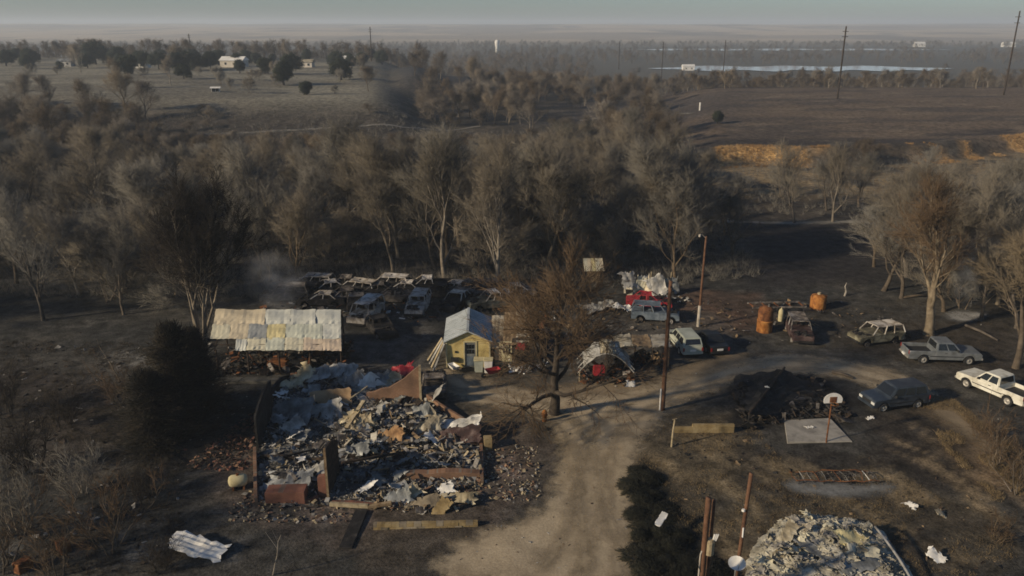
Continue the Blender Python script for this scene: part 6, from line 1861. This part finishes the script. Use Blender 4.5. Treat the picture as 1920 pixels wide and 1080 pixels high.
farhouse('bench_house', 'tiny white outbuilding on the pasture below the long house', 405, 172, 2, 1.4, 1.0, M['white'], M['white'], R(10))
g = G(932, 100)
t = thing('water_tower', 'tiny white water tower far off in the middle distance', 'tower', g)
lathe_z([(.001, 0), (2.2, 0), (2.0, 8), (2.6, 10), (3.0, 13), (2.4, 15.5), (.001, 16.5)], 14).build('tank', M['white'], t, True)
MB().tube([(0, 0, 16), (0, 0, 18)], .2, 6).build('mast', M['galv'], t)
farhouse('valley_house', 'white speck of a house beside the river', 1290, 132, 9, 6, 3, M['white'], M['white'])
farhouse('valley_house', 'white house beyond the far water on the right', 1723, 88, 16, 10, 5, M['white'], M['white'])
farhouse('valley_house', 'white house beyond the far water at the right edge', 1890, 88, 18, 10, 5, M['white'], M['white'])
t = thing('white_marker', 'short white marker post on the dark slope right of centre', 'post', G(1312, 207))
MB().tube([(0, 0, -.2), (0, 0, 2.2)], .22, 8).build('shaft', M['white'], t)
for i, (px, py, s) in enumerate([(1345, 232, .6), (1108, 245, .5)]):
    place_tree('juniper', 'lone dark bush on the brown slope, the %s one' % ('right-hand' if i == 0 else 'left-hand'), JU[i], G(px, py), i, s, cat='bush')

# thin smoke rising from hot spots
def smoke(label, g, w, h, dens, lean):
    """plume with soft borders: density falls off from its axis and is broken by noise"""
    m = bpy.data.materials.new('smoke'); m.use_nodes = True; nt = m.node_tree; nt.nodes.clear()
    ou = nt.nodes.new('ShaderNodeOutputMaterial'); pv = nt.nodes.new('ShaderNodeVolumePrincipled')
    pv.inputs['Color'].default_value = (.93, .95, .98, 1)
    tc = nd(nt, 'ShaderNodeTexCoord'); mp = nd(nt, 'ShaderNodeMapping'); mp.vector_type = 'POINT'
    mp.inputs['Location'].default_value = (0, 0, -1.0); mp.inputs['Scale'].default_value = (2 / w, 2 / w, 2 / h)
    gr = nd(nt, 'ShaderNodeTexGradient', gradient_type='SPHERICAL')
    no = nd(nt, 'ShaderNodeTexNoise', i_Scale=3. / w, i_Detail=3.)
    nt.links.new(tc.outputs['Object'], mp.inputs['Vector']); nt.links.new(mp.outputs[0], gr.inputs['Vector']); nt.links.new(tc.outputs['Object'], no.inputs['Vector'])
    mr = nd(nt, 'ShaderNodeMapRange', i_From_Min=.38, i_From_Max=.68, i_To_Min=0., i_To_Max=dens * 3)
    nt.links.new(no.outputs['Fac'], mr.inputs['Value'])
    mu = nd(nt, 'ShaderNodeMath', operation='MULTIPLY')
    nt.links.new(mr.outputs[0], mu.inputs[0]); nt.links.new(gr.outputs['Fac'], mu.inputs[1]); nt.links.new(mu.outputs[0], pv.inputs['Density'])
    nt.links.new(pv.outputs[0], ou.inputs['Volume'])
    mb = lathe_z([(.001, 0), (w * .3, h * .1), (w * .5, h * .4), (w * .5, h * .6), (w * .3, h * .9), (.001, h)], 14)
    o = mb.build('smoke', m); o.location = g; o.rotation_euler = (0, lean, 0); stuff(o); tag(o, label, 'smoke')
smoke('thin blue smoke drifting up behind the left end of the barn', G(490, 566), 8.0, 5.5, .1, .7)
smoke('thin blue smoke rising from the ash spot on the right', G(1800, 592), 3.4, 9.0, .1, .05)
smoke('wisp of pale smoke over the dark far slope', G(862, 122), 40, 26, .004, -.4)
# ------------------------------------------------------------------ haze in the air
def haze():
    mb = MB()
    mb.box((0, 4600, 24), (21000, 10200, 72))
    m = bpy.data.materials.new('haze'); m.use_nodes = True
    nt = m.node_tree; nt.nodes.clear()
    pv = nt.nodes.new('ShaderNodeVolumePrincipled')
    pv.inputs['Color'].default_value = (.77, .86, .95, 1)
    pv.inputs['Density'].default_value = .00034
    pv.inputs['Anisotropy'].default_value = .1
    ou = nt.nodes.new('ShaderNodeOutputMaterial')
    nt.links.new(pv.outputs[0], ou.inputs['Volume'])
    o = mb.build('haze', m)
    stuff(o); o['label'] = 'thin grey smoke haze lying over the valley'; o['category'] = 'haze'
haze()
